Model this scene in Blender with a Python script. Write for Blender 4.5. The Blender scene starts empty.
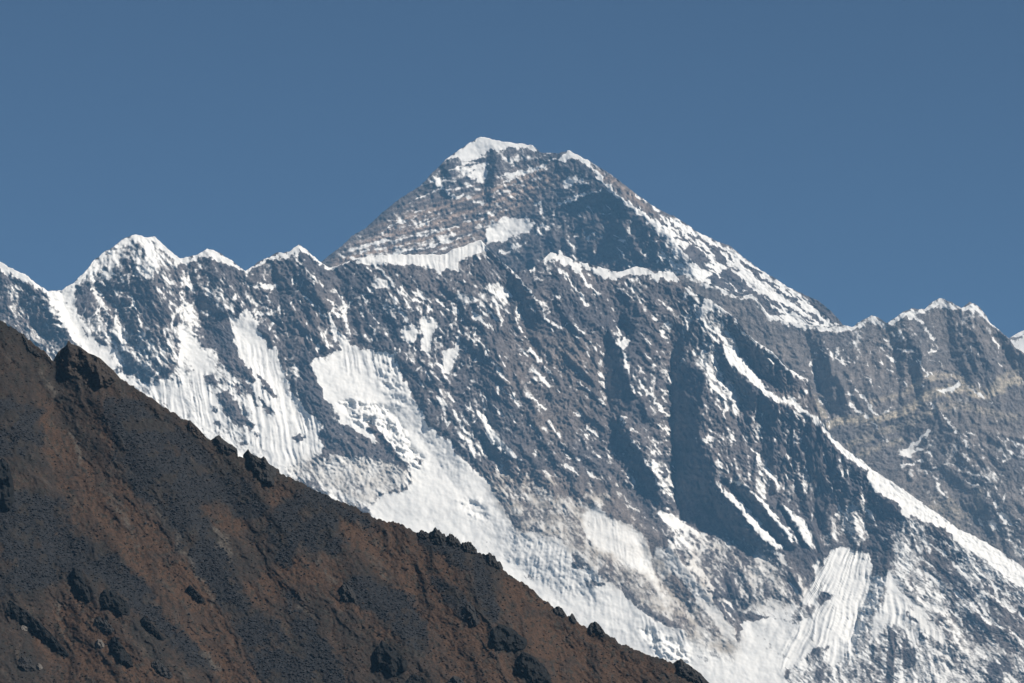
import bpy, math, random
import numpy as np

R = math.radians
scene = bpy.context.scene
# ------------------------------------------------------------------ camera, sky, sun, exposure
W, H, F = 1024.0, 683.0, 4170.0            # picture size and focal length in pixels
PITCH = R(7.0)
cam_d = bpy.data.cameras.new('camera')
cam_d.sensor_width = 36.0
cam_d.lens = 36.0 * F / W
cam_d.clip_start = 1.0
cam_d.clip_end = 90000.0
cam = bpy.data.objects.new('camera', cam_d)
scene.collection.objects.link(cam)
cam.location = (0, 0, 0)
cam.rotation_euler = (R(90) + PITCH, 0, 0)
scene.camera = cam

SUN_AZ, SUN_EL = 117.0, 45.0                # azimuth to the right of the view direction
wd = bpy.data.worlds.new('World')
scene.world = wd
wd.use_nodes = True
nt = wd.node_tree
bg = nt.nodes['Background']
sky = nt.nodes.new('ShaderNodeTexSky')
sky.sky_type = 'NISHITA'
sky.sun_disc = False
sky.sun_elevation = R(SUN_EL)
sky.sun_rotation = R(SUN_AZ)
sky.altitude = 4500
sky.air_density = 0.47
sky.dust_density = 0.0
sky.ozone_density = 2.2
bg.inputs['Strength'].default_value = 0.060
nt.links.new(sky.outputs['Color'], bg.inputs['Color'])

sd = bpy.data.lights.new('sun', 'SUN')
sd.energy = 5.0
sd.angle = R(0.5)
sd.color = (1.0, 0.93, 0.835)
sun = bpy.data.objects.new('sun', sd)
scene.collection.objects.link(sun)
sx = math.cos(R(SUN_EL)) * math.sin(R(SUN_AZ))
sy = math.cos(R(SUN_EL)) * math.cos(R(SUN_AZ))
sz = math.sin(R(SUN_EL))
from mathutils import Vector
sun.rotation_euler = Vector((sx, sy, sz)).to_track_quat('Z', 'Y').to_euler()
sun.location = (6000 * sx, 6000 * sy, 6000)

vs = scene.view_settings
vs.view_transform = 'Standard'
vs.look = 'None'
vs.exposure = 0.22
vs.gamma = 1.0
scene.render.filter_size = 1.8
scene.cycles.max_bounces = 4
scene.cycles.diffuse_bounces = 2
scene.cycles.volume_bounces = 0

# ------------------------------------------------------------------ numeric helpers
rs = np.random.RandomState(7)
PERM = np.concatenate([rs.permutation(256)] * 3).astype(np.int32)
ANG = rs.rand(256) * 2 * np.pi
GX, GY = np.cos(ANG).astype(np.float32), np.sin(ANG).astype(np.float32)


def perlin(x, y):
    xi = np.floor(x).astype(np.int32)
    yi = np.floor(y).astype(np.int32)
    xf = (x - xi).astype(np.float32)
    yf = (y - yi).astype(np.float32)
    xi &= 255
    yi &= 255
    u = xf * xf * xf * (xf * (xf * 6 - 15) + 10)
    v = yf * yf * yf * (yf * (yf * 6 - 15) + 10)

    def g(ix, iy, dx, dy):
        h = PERM[PERM[ix] + iy]
        return GX[h] * dx + GY[h] * dy
    n00 = g(xi, yi, xf, yf)
    n10 = g(xi + 1, yi, xf - 1, yf)
    n01 = g(xi, yi + 1, xf, yf - 1)
    n11 = g(xi + 1, yi + 1, xf - 1, yf - 1)
    a = n00 + u * (n10 - n00)
    b = n01 + u * (n11 - n01)
    return (a + v * (b - a)) * 1.5


def fbm(x, y, wl, octs=4, gain=0.5, seed=0.0):
    r = np.zeros(np.shape(x), np.float32)
    a = 1.0
    for o in range(octs):
        k = 2.03 ** o / wl
        r += a * perlin(x * k + seed + 17.3 * o, y * k - seed * 1.7 + 5.1 * o)
        a *= gain
    return r


def ridged(x, y, wl, octs=4, gain=0.5, seed=0.0):
    """sharp crested noise, about -0.5 .. 0.5"""
    r = np.zeros(np.shape(x), np.float32)
    a, w, tot = 1.0, 1.0, 0.0
    for o in range(octs):
        k = 2.03 ** o / wl
        n = 1.0 - np.abs(perlin(x * k + seed + 11.7 * o, y * k - seed * 1.3 + 7.9 * o)) * 1.6
        r += a * n * w
        tot += a
        w = np.clip(n * 1.3, 0.15, 1)
        a *= gain
    return r / tot - 0.5


def rot(x, y, deg, sa=1.0, sb=1.0):
    """coordinates along / across a direction 'deg' below the horizontal, each divided by a stretch"""
    c, s = math.cos(R(deg)), math.sin(R(deg))
    return (x * c + y * s) / sa, (-x * s + y * c) / sb


def sstep(a, b, v):
    t = np.clip((v - a) / (b - a), 0, 1)
    return t * t * (3 - 2 * t)


def blur(a, s):
    """gaussian blur by separable kernels"""
    r = int(max(1, round(2.6 * s)))
    k = np.exp(-0.5 * (np.arange(-r, r + 1) / s) ** 2)
    k = (k / k.sum()).astype(np.float32)
    p = np.pad(a, ((r, r), (0, 0)), mode='edge')
    o = np.zeros_like(a)
    for i in range(2 * r + 1):
        o += k[i] * p[i:i + a.shape[0]]
    p = np.pad(o, ((0, 0), (r, r)), mode='edge')
    o2 = np.zeros_like(a)
    for i in range(2 * r + 1):
        o2 += k[i] * p[:, i:i + a.shape[1]]
    return o2


def box_of(x, y, pts, m):
    p = np.asarray([q[:2] for q in pts], float)
    sel = (x > p[:, 0].min() - m) & (x < p[:, 0].max() + m) & (y > p[:, 1].min() - m) & (y < p[:, 1].max() + m)
    return np.nonzero(sel.ravel())[0]


def seg_dist(x, y, pts, closed=False):
    """distance to a polyline and the interpolated third value at the nearest point"""
    best = np.full(x.shape, 1e9, np.float32)
    val = np.zeros(x.shape, np.float32)
    n = len(pts)
    for i in range(n if closed else n - 1):
        a, b = pts[i], pts[(i + 1) % n]
        dx, dy = b[0] - a[0], b[1] - a[1]
        L = dx * dx + dy * dy + 1e-9
        t = np.clip(((x - a[0]) * dx + (y - a[1]) * dy) / L, 0, 1)
        d = np.hypot(x - a[0] - t * dx, y - a[1] - t * dy)
        m = d < best
        best[m] = d[m]
        if len(a) > 2:
            val[m] = (a[2] + t * (b[2] - a[2]))[m]
    return best, val


def inside(x, y, pts):
    r = np.zeros(x.shape, bool)
    n = len(pts)
    for i in range(n):
        x0, y0 = pts[i][:2]
        x1, y1 = pts[(i + 1) % n][:2]
        if y0 == y1:
            continue
        c = ((y0 > y) != (y1 > y)) & (x < (x1 - x0) * (y - y0) / (y1 - y0) + x0)
        r ^= c
    return r


def lay_poly(f, x, y, pts, val, fea=2.0):
    """blend value into field f inside a polygon with a feathered edge"""
    idx = box_of(x, y, pts, fea + 2)
    if len(idx) == 0:
        return
    xx, yy = x.ravel()[idx], y.ravel()[idx]
    d, _ = seg_dist(xx, yy, pts, True)
    s = np.where(inside(xx, yy, pts), d, -d)
    w = sstep(-fea, fea, s)
    fr = f.reshape(-1)
    fr[idx] = fr[idx] * (1 - w) + val * w


def lay_line(f, x, y, pts, val, fea=1.0):
    """blend value along a polyline of (x, y, half width)"""
    mw = max(p[2] for p in pts)
    idx = box_of(x, y, pts, mw + fea + 2)
    if len(idx) == 0:
        return
    xx, yy = x.ravel()[idx], y.ravel()[idx]
    d, hw = seg_dist(xx, yy, pts)
    hw = hw * np.clip(0.9 + 1.0 * fbm(xx, yy, 7.0, 2, 0.6, 91.0), 0.45, 1.6)
    w = sstep(-fea, fea, hw - d)
    fr = f.reshape(-1)
    fr[idx] = fr[idx] * (1 - w) + val * w


def membrane(x0, x1, y0, y1, step, lines):
    """heights given along crest and valley lines, spread between them like a stretched skin"""
    def solve(st, init):
        nx, ny = int((x1 - x0) / st) + 1, int((y1 - y0) / st) + 1
        h = np.zeros((ny, nx), np.float32)
        n = np.zeros((ny, nx), np.float32)
        for ln in lines:
            for a, b in zip(ln[:-1], ln[1:]):
                k = int(max(abs(b[0] - a[0]), abs(b[1] - a[1])) / st * 2) + 2
                for t in np.linspace(0, 1, k):
                    i = int(round((a[1] + t * (b[1] - a[1]) - y0) / st))
                    j = int(round((a[0] + t * (b[0] - a[0]) - x0) / st))
                    if 0 <= i < ny and 0 <= j < nx:
                        h[i, j] += a[2] + t * (b[2] - a[2])
                        n[i, j] += 1
        fix = n > 0
        h[fix] /= n[fix]
        if init is None:
            u = np.zeros((ny, nx), np.float32)
            it = 800
        else:
            yy = np.clip(np.linspace(0, init.shape[0] - 1, ny), 0, init.shape[0] - 1)
            xx = np.clip(np.linspace(0, init.shape[1] - 1, nx), 0, init.shape[1] - 1)
            u = init[np.round(yy).astype(int)][:, np.round(xx).astype(int)]
            it = 160
        for _ in range(it):
            u[fix] = h[fix]
            p = np.pad(u, 1, mode='edge')
            u = (p[:-2, 1:-1] + p[2:, 1:-1] + p[1:-1, :-2] + p[1:-1, 2:]) * 0.25
        u[fix] = h[fix]
        return u
    u = None
    for st in (step * 8, step * 4, step * 2, step):
        u = solve(st, u)
    return blur(u, 0.7)


def sample(g, x0, y0, st, x, y):
    fx = np.clip((x - x0) / st, 0, g.shape[1] - 1.001)
    fy = np.clip((y - y0) / st, 0, g.shape[0] - 1.001)
    i, j = fy.astype(int), fx.astype(int)
    v, u = fy - i, fx - j
    return (g[i, j] * (1 - u) * (1 - v) + g[i, j + 1] * u * (1 - v) + g[i + 1, j] * (1 - u) * v + g[i + 1, j + 1] * u * v).astype(np.float32)


CP, SP = math.cos(PITCH), math.sin(PITCH)


def at(px, py, depth):
    """a point seen at a picture position, at a given distance"""
    a = (px - W / 2) / F
    b = (H / 2 - py) / F
    return np.stack([a * depth, (CP - b * SP) * depth, (SP + b * CP) * depth], -1)


def make_grid(name, P, attrs):
    """P: rows x cols x 3; one mesh object with point attributes"""
    nr, nc = P.shape[:2]
    me = bpy.data.meshes.new(name)
    me.vertices.add(nr * nc)
    me.vertices.foreach_set('co', P.reshape(-1).astype(np.float32))
    idx = np.arange(nr * nc).reshape(nr, nc)
    q = np.stack([idx[:-1, :-1], idx[1:, :-1], idx[1:, 1:], idx[:-1, 1:]], -1).reshape(-1, 4)
    me.loops.add(q.size)
    me.loops.foreach_set('vertex_index', q.reshape(-1).astype(np.int32))
    me.polygons.add(len(q))
    me.polygons.foreach_set('loop_start', (np.arange(len(q)) * 4).astype(np.int32))
    me.polygons.foreach_set('use_smooth', np.ones(len(q), bool))
    me.update()
    for k, v in attrs.items():
        if v.ndim == 3:
            at_ = me.attributes.new(k, 'FLOAT_COLOR', 'POINT')
            c = np.ones((nr * nc, 4), np.float32)
            c[:, :3] = v.reshape(-1, 3)
            at_.data.foreach_set('color', c.reshape(-1))
        else:
            at_ = me.attributes.new(k, 'FLOAT', 'POINT')
            at_.data.foreach_set('value', v.reshape(-1).astype(np.float32))
    o = bpy.data.objects.new(name, me)
    scene.collection.objects.link(o)
    return o


def tag(o, label, cat=None, group=None, kind=None):
    o['label'] = label
    if cat:
        o['category'] = cat
    if group:
        o['group'] = group
    if kind:
        o['kind'] = kind
    return o


def lin(r, g, b):
    """sRGB 0-255 to linear"""
    return np.array([((c / 255 + 0.055) / 1.055) ** 2.4 if c > 10 else c / 255 / 12.92 for c in (r, g, b)], np.float32)


# ------------------------------------------------------------------ materials
def node(nt, t, **k):
    n = nt.nodes.new(t)
    for a, v in k.items():
        setattr(n, a, v)
    return n


def mountain_material(name, scale, bump):
    m = bpy.data.materials.new(name)
    m.use_nodes = True
    nt = m.node_tree
    b = nt.nodes['Principled BSDF']
    ro = node(nt, 'ShaderNodeAttribute', attribute_name='rock')
    sn = node(nt, 'ShaderNodeAttribute', attribute_name='snow')
    so = node(nt, 'ShaderNodeAttribute', attribute_name='dirt')
    geo = node(nt, 'ShaderNodeNewGeometry')
    n1 = node(nt, 'ShaderNodeTexNoise')
    n1.inputs['Scale'].default_value = scale
    n1.inputs['Detail'].default_value = 6
    n1.inputs['Roughness'].default_value = 0.65
    nt.links.new(geo.outputs['Position'], n1.inputs['Vector'])
    mr = node(nt, 'ShaderNodeMapRange')
    mr.inputs[1].default_value = 0.3
    mr.inputs[2].default_value = 0.7
    mr.inputs[3].default_value = 0.6
    mr.inputs[4].default_value = 1.4
    nt.links.new(n1.outputs['Fac'], mr.inputs[0])
    mul = node(nt, 'ShaderNodeMix', data_type='RGBA', blend_type='MULTIPLY')
    mul.inputs[0].default_value = 1.0
    nt.links.new(ro.outputs['Color'], mul.inputs[6])
    nt.links.new(mr.outputs[0], mul.inputs[7])
    # snow with dusty places
    sc = node(nt, 'ShaderNodeMix', data_type='RGBA')
    sc.inputs[6].default_value = (0.90, 0.885, 0.85, 1)
    sc.inputs[7].default_value = (0.45, 0.405, 0.35, 1)
    nt.links.new(so.outputs['Fac'], sc.inputs[0])
    # break the snow edge with the fine noise
    ad = node(nt, 'ShaderNodeMath', operation='MULTIPLY_ADD')
    nt.links.new(n1.outputs['Fac'], ad.inputs[0])
    ad.inputs[1].default_value = 0.7
    ad.inputs[2].default_value = -0.35
    ad2 = node(nt, 'ShaderNodeMath', operation='ADD')
    nt.links.new(ad.outputs[0], ad2.inputs[0])
    nt.links.new(sn.outputs['Fac'], ad2.inputs[1])
    m2 = node(nt, 'ShaderNodeMapRange')
    m2.interpolation_type = 'SMOOTHSTEP'
    m2.inputs[1].default_value = 0.18
    m2.inputs[2].default_value = 0.86
    nt.links.new(ad2.outputs[0], m2.inputs[0])
    mx = node(nt, 'ShaderNodeMix', data_type='RGBA')
    nt.links.new(m2.outputs[0], mx.inputs[0])
    nt.links.new(mul.outputs[2], mx.inputs[6])
    nt.links.new(sc.outputs[2], mx.inputs[7])
    nt.links.new(mx.outputs[2], b.inputs['Base Color'])
    b.inputs['Roughness'].default_value = 0.85
    b.inputs['Specular IOR Level'].default_value = 0.15
    bp = node(nt, 'ShaderNodeBump')
    bp.inputs['Distance'].default_value = bump
    bst = node(nt, 'ShaderNodeMapRange')
    bst.inputs[3].default_value = 0.8
    bst.inputs[4].default_value = 0.12
    nt.links.new(m2.outputs[0], bst.inputs[0])
    nt.links.new(bst.outputs[0], bp.inputs['Strength'])
    nt.links.new(n1.outputs['Fac'], bp.inputs['Height'])
    nt.links.new(bp.outputs[0], b.inputs['Normal'])
    return m


# ------------------------------------------------------------------ one mountain
def mountain(name, ytop, xr, ybot, D0, slope, lines, snow_fn, rock_fn, step, rough, top_jit, mat, yref, back=1500.0, ng=1.0, dust=0.5, ice=None):
    """a mountain as one sheet: its face, the crest traced by ytop, and a back slope behind the crest.
    heights in picture units at distance D0 (one unit = D0/F metres)."""
    P = D0 / F
    x = np.arange(xr[0], xr[1] + step, step)
    tx, ty = np.array([p[0] for p in ytop], float), np.array([p[1] for p in ytop], float)
    yt = np.interp(x, tx, ty)
    yt = yt + top_jit * (fbm(x, x * 0 + 3.3, 5.0, 3, 0.6) + 0.5 * fbm(x, x * 0 + 9.3, 16.0, 2, 0.6))
    nr = int((ybot - yt.min()) / step)
    v = np.linspace(0, 1, nr) ** 1.0
    X = np.broadcast_to(x, (nr, len(x))).astype(np.float32)
    Y = (yt[None, :] + v[:, None] * (ybot - yt)[None, :]).astype(np.float32)
    ys = (Y[1, :] - Y[0, :])[None, :]
    y0 = min(ty) - 40
    mem = membrane(xr[0], xr[1], y0, ybot + 20, 2.0, lines)
    # warped coordinates give traced outlines natural edges
    wx = X + 2.0 * fbm(X, Y, 8.0, 3, 0.65, 3.1)
    wy = Y + 2.3 * fbm(X, Y, 7.0, 3, 0.65, 8.4)
    T = sample(mem, xr[0], y0, 2.0, X + 1.1 * (wx - X), Y + 1.1 * (wy - Y))
    dens, dirt, flute, fdir = snow_fn(wx, wy, X, Y)
    smooth = np.clip(sstep(0.62, 0.9, dens), 0, 1)
    smb = blur(smooth, 2.0)
    relief = rough(X, Y)
    T = T + relief * (1 - 0.9 * smb)
    # fluted ice
    if flute is not None:
        fa, fb = fdir
        T = T + flute * (ridged(fa, fb, 6.0, 3, 0.6, 4.0) * 2.6 * np.clip(1 + 0.9 * fbm(X, Y, 16, 2, 0.5, 66), 0.3, 1.8))
    if ice is not None:
        T = T + ice(X, Y)
    T = T + smb * (1.6 * fbm(X, Y, 34, 3, 0.5, 17.0) + 0.35 * fbm(X, Y, 6, 2, 0.5, 18.0))
    T = T + slope * (Y - yref)
    # snow lies on gentle ground: hollow the snow a little and let rock stand proud
    lo = blur(smooth, 7.0)
    T = T - 4.0 * (lo - blur(smooth, 18.0))
    gy = np.gradient(T, axis=0) / np.maximum(ys, 0.05)
    gx = np.gradient(T, axis=1) / step
    led = np.clip(blur(gy, 1.0) - slope, -2, 2)
    fine = fbm(X, Y, 4.2, 3, 0.75, 21.0)
    ua, ub = rot(X + 3 * fbm(X, Y, 25, 2), Y, 50, 3.6, 1.0)
    strk = fbm(ua, ub, 3.9, 3, 0.62, 12.0)
    big = fbm(X, Y, 34.0, 3, 0.55, 31.0)
    ma, mb = rot(X + 4 * fbm(X, Y, 20, 2, 0.5, 3), Y + 4 * fbm(X, Y, 20, 2, 0.5, 7), 58, 1.9, 1.0)
    mid = fbm(ma, mb, 11.0, 3, 0.55, 35.0)
    gxs = blur(gx, 0.9)
    side = np.clip(-0.75 * gxs + 0.75 * led, -1.6, 1.6)
    s = dens + ng * (0.20 * side + 0.11 * fine + 0.25 * strk + 0.17 * big + 0.13 * mid)
    # full snow stays full and bare rock stays bare
    s = s + 0.5 * np.clip(dens - 0.85, 0, 1)
    snow = sstep(0.34, 0.92, s)
    # a thin dusting that only half hides the rock
    snow = np.maximum(snow, dust * sstep(0.26, 0.66, dens + 0.24 * blur(fine, 0.8) + 0.24 * big + 0.18 * mid + 0.12 * side))
    rock = rock_fn(wx, wy, X, Y)
    D = D0 - P * T
    face = at(X, Y, D)
    # the back of the mountain
    top = face[0]
    nb = 14
    bk = []
    for i in range(nb, 0, -1):
        d = back * (i / nb) ** 1.4
        q = top.copy()
        q[:, 1] += d
        q[:, 2] -= d * 0.85 + 0.06 * d * fbm(x, x * 0 + i * 3.0, 40.0, 3)
        bk.append(q)
    # the foot: talus running out towards the valley
    foot = []
    bot = face[-1]
    for i in range(1, 7):
        q = bot.copy()
        t = i / 6
        q[:, 2] = bot[:, 2] * (1 - t) + (-12.0) * t
        q[:, 1] -= (bot[:, 2] + 12) * 1.6 * t
        foot.append(q)
    P3 = np.concatenate([np.stack(bk), face, np.stack(foot)])

    def ext(a):
        return np.concatenate([np.repeat(a[:1], nb, 0), a, np.repeat(a[-1:], 6, 0)])
    o = make_grid(name, P3, {'snow': ext(snow), 'dirt': ext(dirt), 'rock': ext(rock)})
    o.data.materials.append(mat)
    return o


exec_mountains = True

# ================================================================== traced lines of the photograph
RIDGE = [(-140, 300), (-90, 250), (-50, 268), (-20, 256), (0, 261), (15, 270), (28, 276), (38, 285), (48, 291), (61, 290), (74, 282.5), (86, 271), (94, 260), (104, 252), (119, 243), (124, 238),
         (136, 234), (145, 237), (155, 237), (165, 246), (180, 259), (193, 256), (207, 248.7), (220, 253), (233.6, 262), (245, 271),
         (265.4, 258), (278, 253), (288, 252), (299.7, 244.4), (308.6, 252), (329, 268.6), (336.5, 266), (350.5, 259.7), (355.5, 259.7),
         (367, 256), (405, 254.6), (446, 254), (452, 249), (464, 246), (476, 241), (481, 239.5), (489, 250), (501, 261), (514, 272), (522, 271), (532, 269),
         (545, 257), (550, 252), (562, 254.6), (575, 261), (593, 265), (603, 268.6), (618, 272), (636, 266), (655, 271), (672, 272)]
SPUR = [(680, 280), (688, 286), (697, 293), (705, 297), (720, 306), (737, 319), (747, 334), (760, 344), (772, 352), (784, 365),
        (794, 372), (808, 379), (815, 400), (823, 424), (838, 442), (845, 449), (861, 459), (874, 471), (903, 489), (934, 511),
        (956, 527), (991, 545), (1006, 555), (1024, 568), (1090, 612), (1180, 680)]
EVEREST = [(180, 345), (250, 300), (300, 275), (324, 260), (341.6, 245.7), (352, 235.5), (367, 227), (382, 213), (395, 202.5), (404, 196), (420, 186), (433, 172), (446, 159), (460, 149),
           (476, 139), (481, 136.5), (501.6, 141.6), (532, 145), (540, 152), (559, 153), (569, 150.5), (588, 160.6), (611, 174.6), (623.5, 183.5), (639, 196),
           (660, 210), (675.5, 217), (696, 231), (714, 240), (729, 245), (741.6, 256), (762, 271), (792, 289), (818, 300.6), (833, 313), (843, 325), (900, 372), (960, 420)]
LHOTSE = [(600, 300), (650, 278), (690, 275), (703, 281.6), (724, 289), (736.5, 297), (754, 294), (769.5, 317), (792, 322), (812.7, 325), (828, 327),
          (843, 325), (853, 327), (862, 320), (872, 315), (884.6, 322), (888, 323.5), (901, 313), (912.5, 308), (924, 309.5), (930, 303), (940.5, 298),
          (952, 303), (961, 308), (969.7, 302), (980, 307), (990, 322), (1009, 339), (1015, 347.6), (1024, 352.7), (1060, 366), (1120, 350), (1180, 380)]


def line_h(pts, h):
    return [(p[0], p[1], h) for p in pts]


def rock_base(X, Y, c0, c1, wl=60.0, seed=0.0, a1=54, a2=-14):
    t = np.clip(0.5 + 0.6 * fbm(X, Y, wl, 4, 0.55, seed), 0, 1)[..., None]
    v = 1.0 + 0.14 * fbm(X, Y, 7.0, 3, 0.6, seed + 5)
    qx, qy = X + 3 * fbm(X, Y, 24, 2, 0.5, seed + 1), Y + 3 * fbm(X, Y, 24, 2, 0.5, seed + 2)
    la, lb = rot(qx, qy, a1, 6.0, 1.0)
    v = v + 0.22 * fbm(la, lb, 4.0, 3, 0.65, seed + 7)
    la, lb = rot(qx, qy, a2, 7.0, 1.0)
    v = v + 0.18 * fbm(la, lb, 4.4, 3, 0.65, seed + 9)
    crack = sstep(0.30, 0.46, ridged(*rot(qx, qy, a1 + 14, 2.4, 1.0), 13, 2, 0.5, seed + 11))
    v = np.clip(v * (1 - 0.35 * crack), 0.35, 1.8)[..., None]
    return ((c0 * (1 - t) + c1 * t) * v).astype(np.float32)


# ------------------------------------------------------------------ great wall with its spur (nearest of the high mountains)
N_lines = [
    line_h(RIDGE, 0),
    [(680, 280, 0), (688, 286, 8), (697, 293, 8), (705, 297, 16), (720, 306, 18), (737, 319, 20), (747, 334, 21), (760, 344, 21), (772, 352, 20), (784, 365, 16),
     (794, 372, 8), (808, 379, -6), (815, 400, 4), (823, 424, 20), (838, 442, 18), (845, 449, 19), (861, 459, 19), (874, 471, 19), (903, 489, 18), (934, 511, 16),
     (956, 527, 16), (991, 545, 16), (1024, 568, 16), (1090, 612, 16), (1180, 680, 16)],
    [(826, 432, 20), (836, 447, 22), (845, 456, 24), (858, 466, 26), (868, 478, 28), (874, 490, 28), (896, 504, 28), (908, 517, 27), (924, 522, 26), (944, 529, 26), (969, 550, 26), (1000, 573, 26), (1024, 591, 26), (1085, 634, 26), (1180, 702, 26)],
    # inner crest of the spur and hollow between the two crests
    [(706, 300, 16), (711, 318, 14), (716, 332, 13), (721, 347, 13), (728, 361, 14), (738, 371, 15), (746, 377, 15), (757, 387, 15), (768, 397, 15), (780, 403, 17), (800, 410, 19), (812, 418, 20), (823, 426, 20)],
    [(722, 322, 8), (731, 334, 3), (741, 349, -2), (752, 363, -5), (764, 378, -6), (778, 391, -6), (786, 394, -2)],
    # great shaded face
    [(695, 318, -2), (686, 331, -10), (678, 344, -18), (671, 354, -24), (671, 366, -24), (672, 400, -29), (673, 450, -32), (674, 490, -32), (681, 517, -24), (704, 532, -18)],
    [(706, 299, 16), (700, 315, 10), (692, 330, 4), (684, 344, -3), (679, 355, -8), (677, 362, -9), (690, 367, 2), (704, 371, 10), (703, 400, 12), (700, 434, 12), (711, 463, 18), (714, 484, 16)],
    [(655, 330, 0), (658, 360, -4), (662, 400, -8), (667, 450, -12), (667, 490, -14), (672, 512, -14)],
    # wedge and ribs left of it
    [(608, 335, -6), (604, 360, -14), (605, 390, -16), (610, 415, -10)],
    [(612, 335, 3), (622, 349, 6), (625, 370, 8), (632, 385, 10), (642, 402, 10), (655, 418, 8)],
    [(621, 417, 8), (627, 432, 12), (639, 447, 14), (650, 464, 14), (660, 486, 10), (668, 505, 4)],
    [(612, 420, -10), (622, 450, -10), (635, 480, -10), (645, 500, -8)],
    [(640, 300, 3), (637, 318, 6), (634, 336, 6), (626, 345, 5)],
    [(618, 300, -8), (619, 318, -11), (627, 334, -8)],
    [(600, 350, 0), (598, 380, 0), (602, 412, 0)],
    # cliff below the spur crest
    [(716, 350, 6), (728, 375, -6), (742, 405, -8), (750, 445, -10), (763, 459, -9), (778, 477, -7), (790, 497, -5), (815, 525, -2), (817, 548, -1)],
    # slanting ramps
    [(714, 484, 16), (724, 494, 15), (740, 508, 15), (752, 526, 13), (766, 540, 10), (782, 550, 6)],
    [(703, 497, -18), (716, 514, -20), (733, 534, -16), (753, 552, -8), (770, 561, -4)],
    [(724, 482, 3), (742, 497, 1), (757, 516, -1), (772, 532, -2), (788, 549, -3)],
    [(722, 472, 15), (746, 487, 18), (759, 502, 18), (775, 520, 16), (788, 536, 13), (796, 546, 6)],
    [(768, 492, 2), (782, 511, 0), (794, 527, -2), (804, 547, -4)],
    [(780, 503, 10), (795, 523, 12), (805, 540, 10), (816, 552, 4)],
    # fluted fan and the sharp rib at its right
    [(888, 572, 15), (885, 590, 16), (877, 607, 15), (867, 625, 13), (855, 645, 8), (840, 668, 4)],
    [(873, 577, 2), (868, 592, -1), (859, 610, -3), (850, 637, -2)], [(840, 548, 2), (838, 580, 4), (830, 620, 4), (810, 660, 2)],
    [(888, 572, 15), (905, 608, 18), (922, 624, 19), (950, 645, 19), (985, 672, 18)],
    [(895, 520, 20), (890, 545, 15), (888, 572, 15)],
    [(872, 505, 14), (862, 525, 4), (850, 545, 0), (870, 553, 3)],
    [(936, 535, 20), (930, 560, 15), (945, 600, 14), (965, 640, 13)],
    [(955, 560, 19), (968, 585, 22), (985, 610, 22), (1005, 640, 20)], [(1010, 600, 20), (1040, 640, 20)],
    # left peaks
    [(61, 291, -3), (68, 318, -7), (85, 340, -8), (100, 358, -7), (116, 372, -5)],
    [(28, 277, 3), (45, 295, 8), (55, 312, 9), (68, 332, 4)],
    [(12, 290, -4), (25, 306, -9), (36, 326, -9), (50, 346, -8)],
    [(136, 236, 2), (147, 260, 12), (155, 285, 16), (166, 310, 16), (180, 332, 10)],
    [(94, 262, 0), (88, 280, 2), (78, 290, 0)],
    [(95, 290, -12), (110, 305, -16), (124, 318, -14)],
    [(136, 321, 8), (145, 335, 13), (153, 347, 13), (157, 360, 8)],
    [(118, 338, -9), (124, 358, -9), (135, 372, -6)],
    [(207, 250, 2), (214, 275, 8), (220, 295, 10), (228, 312, 8)],
    [(186, 262, -2), (192, 285, -8), (198, 310, -10), (206, 330, -10)],
    [(300, 246, 2), (306, 270, 9), (314, 290, 11), (326, 312, 9), (335, 330, 3)],
    [(270, 260, -3), (275, 285, -8), (282, 310, -9), (290, 335, -8)],
    [(228, 318, -3), (246, 340, -4), (265, 365, -4), (290, 400, -4), (305, 440, -3)],
    [(228, 347, 0), (242, 370, 3), (262, 395, 3), (275, 412, 2)],
    [(310, 345, 5), (306, 375, 4), (315, 405, 4), (335, 430, 4), (370, 450, 3), (408, 465, 1)],
    [(340, 345, -3), (360, 375, -5), (385, 400, -5), (420, 440, -6), (450, 480, -6), (480, 520, -4)],
    [(330, 262, -3), (345, 300, -9), (352, 330, -8)],
    [(376, 262, 3), (392, 282, 9), (406, 305, 10), (412, 328, 6)],
    [(395, 345, 1), (405, 370, 2), (418, 395, 3), (435, 420, 3), (460, 445, 3), (480, 460, 3)],
    # middle wall
    [(481, 241, 3), (497, 256, 9), (514, 272, 12), (526, 286, 12), (541, 306, 8), (560, 340, 2)],
    [(512, 285, -6), (520, 310, -9), (530, 340, -6)],
    [(470, 280, 5), (478, 300, 8), (486, 330, 8), (500, 365, 10), (520, 400, 8)],
    [(440, 300, -4), (452, 335, -5), (462, 370, -4), (474, 400, -4), (490, 425, -6)],
    [(480, 417, 5), (492, 436, 9), (505, 447, 10), (524, 461, 6)],
    [(482, 440, -8), (495, 462, -8), (508, 475, -6)],
    [(550, 254, 2), (560, 275, 7), (575, 300, 7), (595, 325, 3)],
    [(540, 330, 0), (555, 370, 0), (575, 420, 0), (600, 470, 0)],
    # lower snow and ice
    [(516, 531, 8), (540, 535, 12), (575, 548, 14), (600, 575, 16)],
    [(505, 560, -2), (540, 585, -2), (580, 600, 2), (620, 630, 6)],
    [(598, 509, 8), (612, 530, 8), (630, 560, 5), (660, 590, 6)],
    [(640, 545, -2), (652, 570, -4), (668, 590, -4), (690, 612, -6)],
    [(669, 548, 8), (684, 567, 9), (705, 590, 9), (735, 632, 4)],
    [(692, 560, -8), (715, 585, -8), (740, 615, -6)],
    [(640, 612, 10), (660, 622, 12), (688, 632, 12)],
    [(720, 650, 0), (760, 655, 0), (790, 640, 0)],
    [(790, 575, 4), (770, 590, 4), (750, 600, 2)],
]

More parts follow.
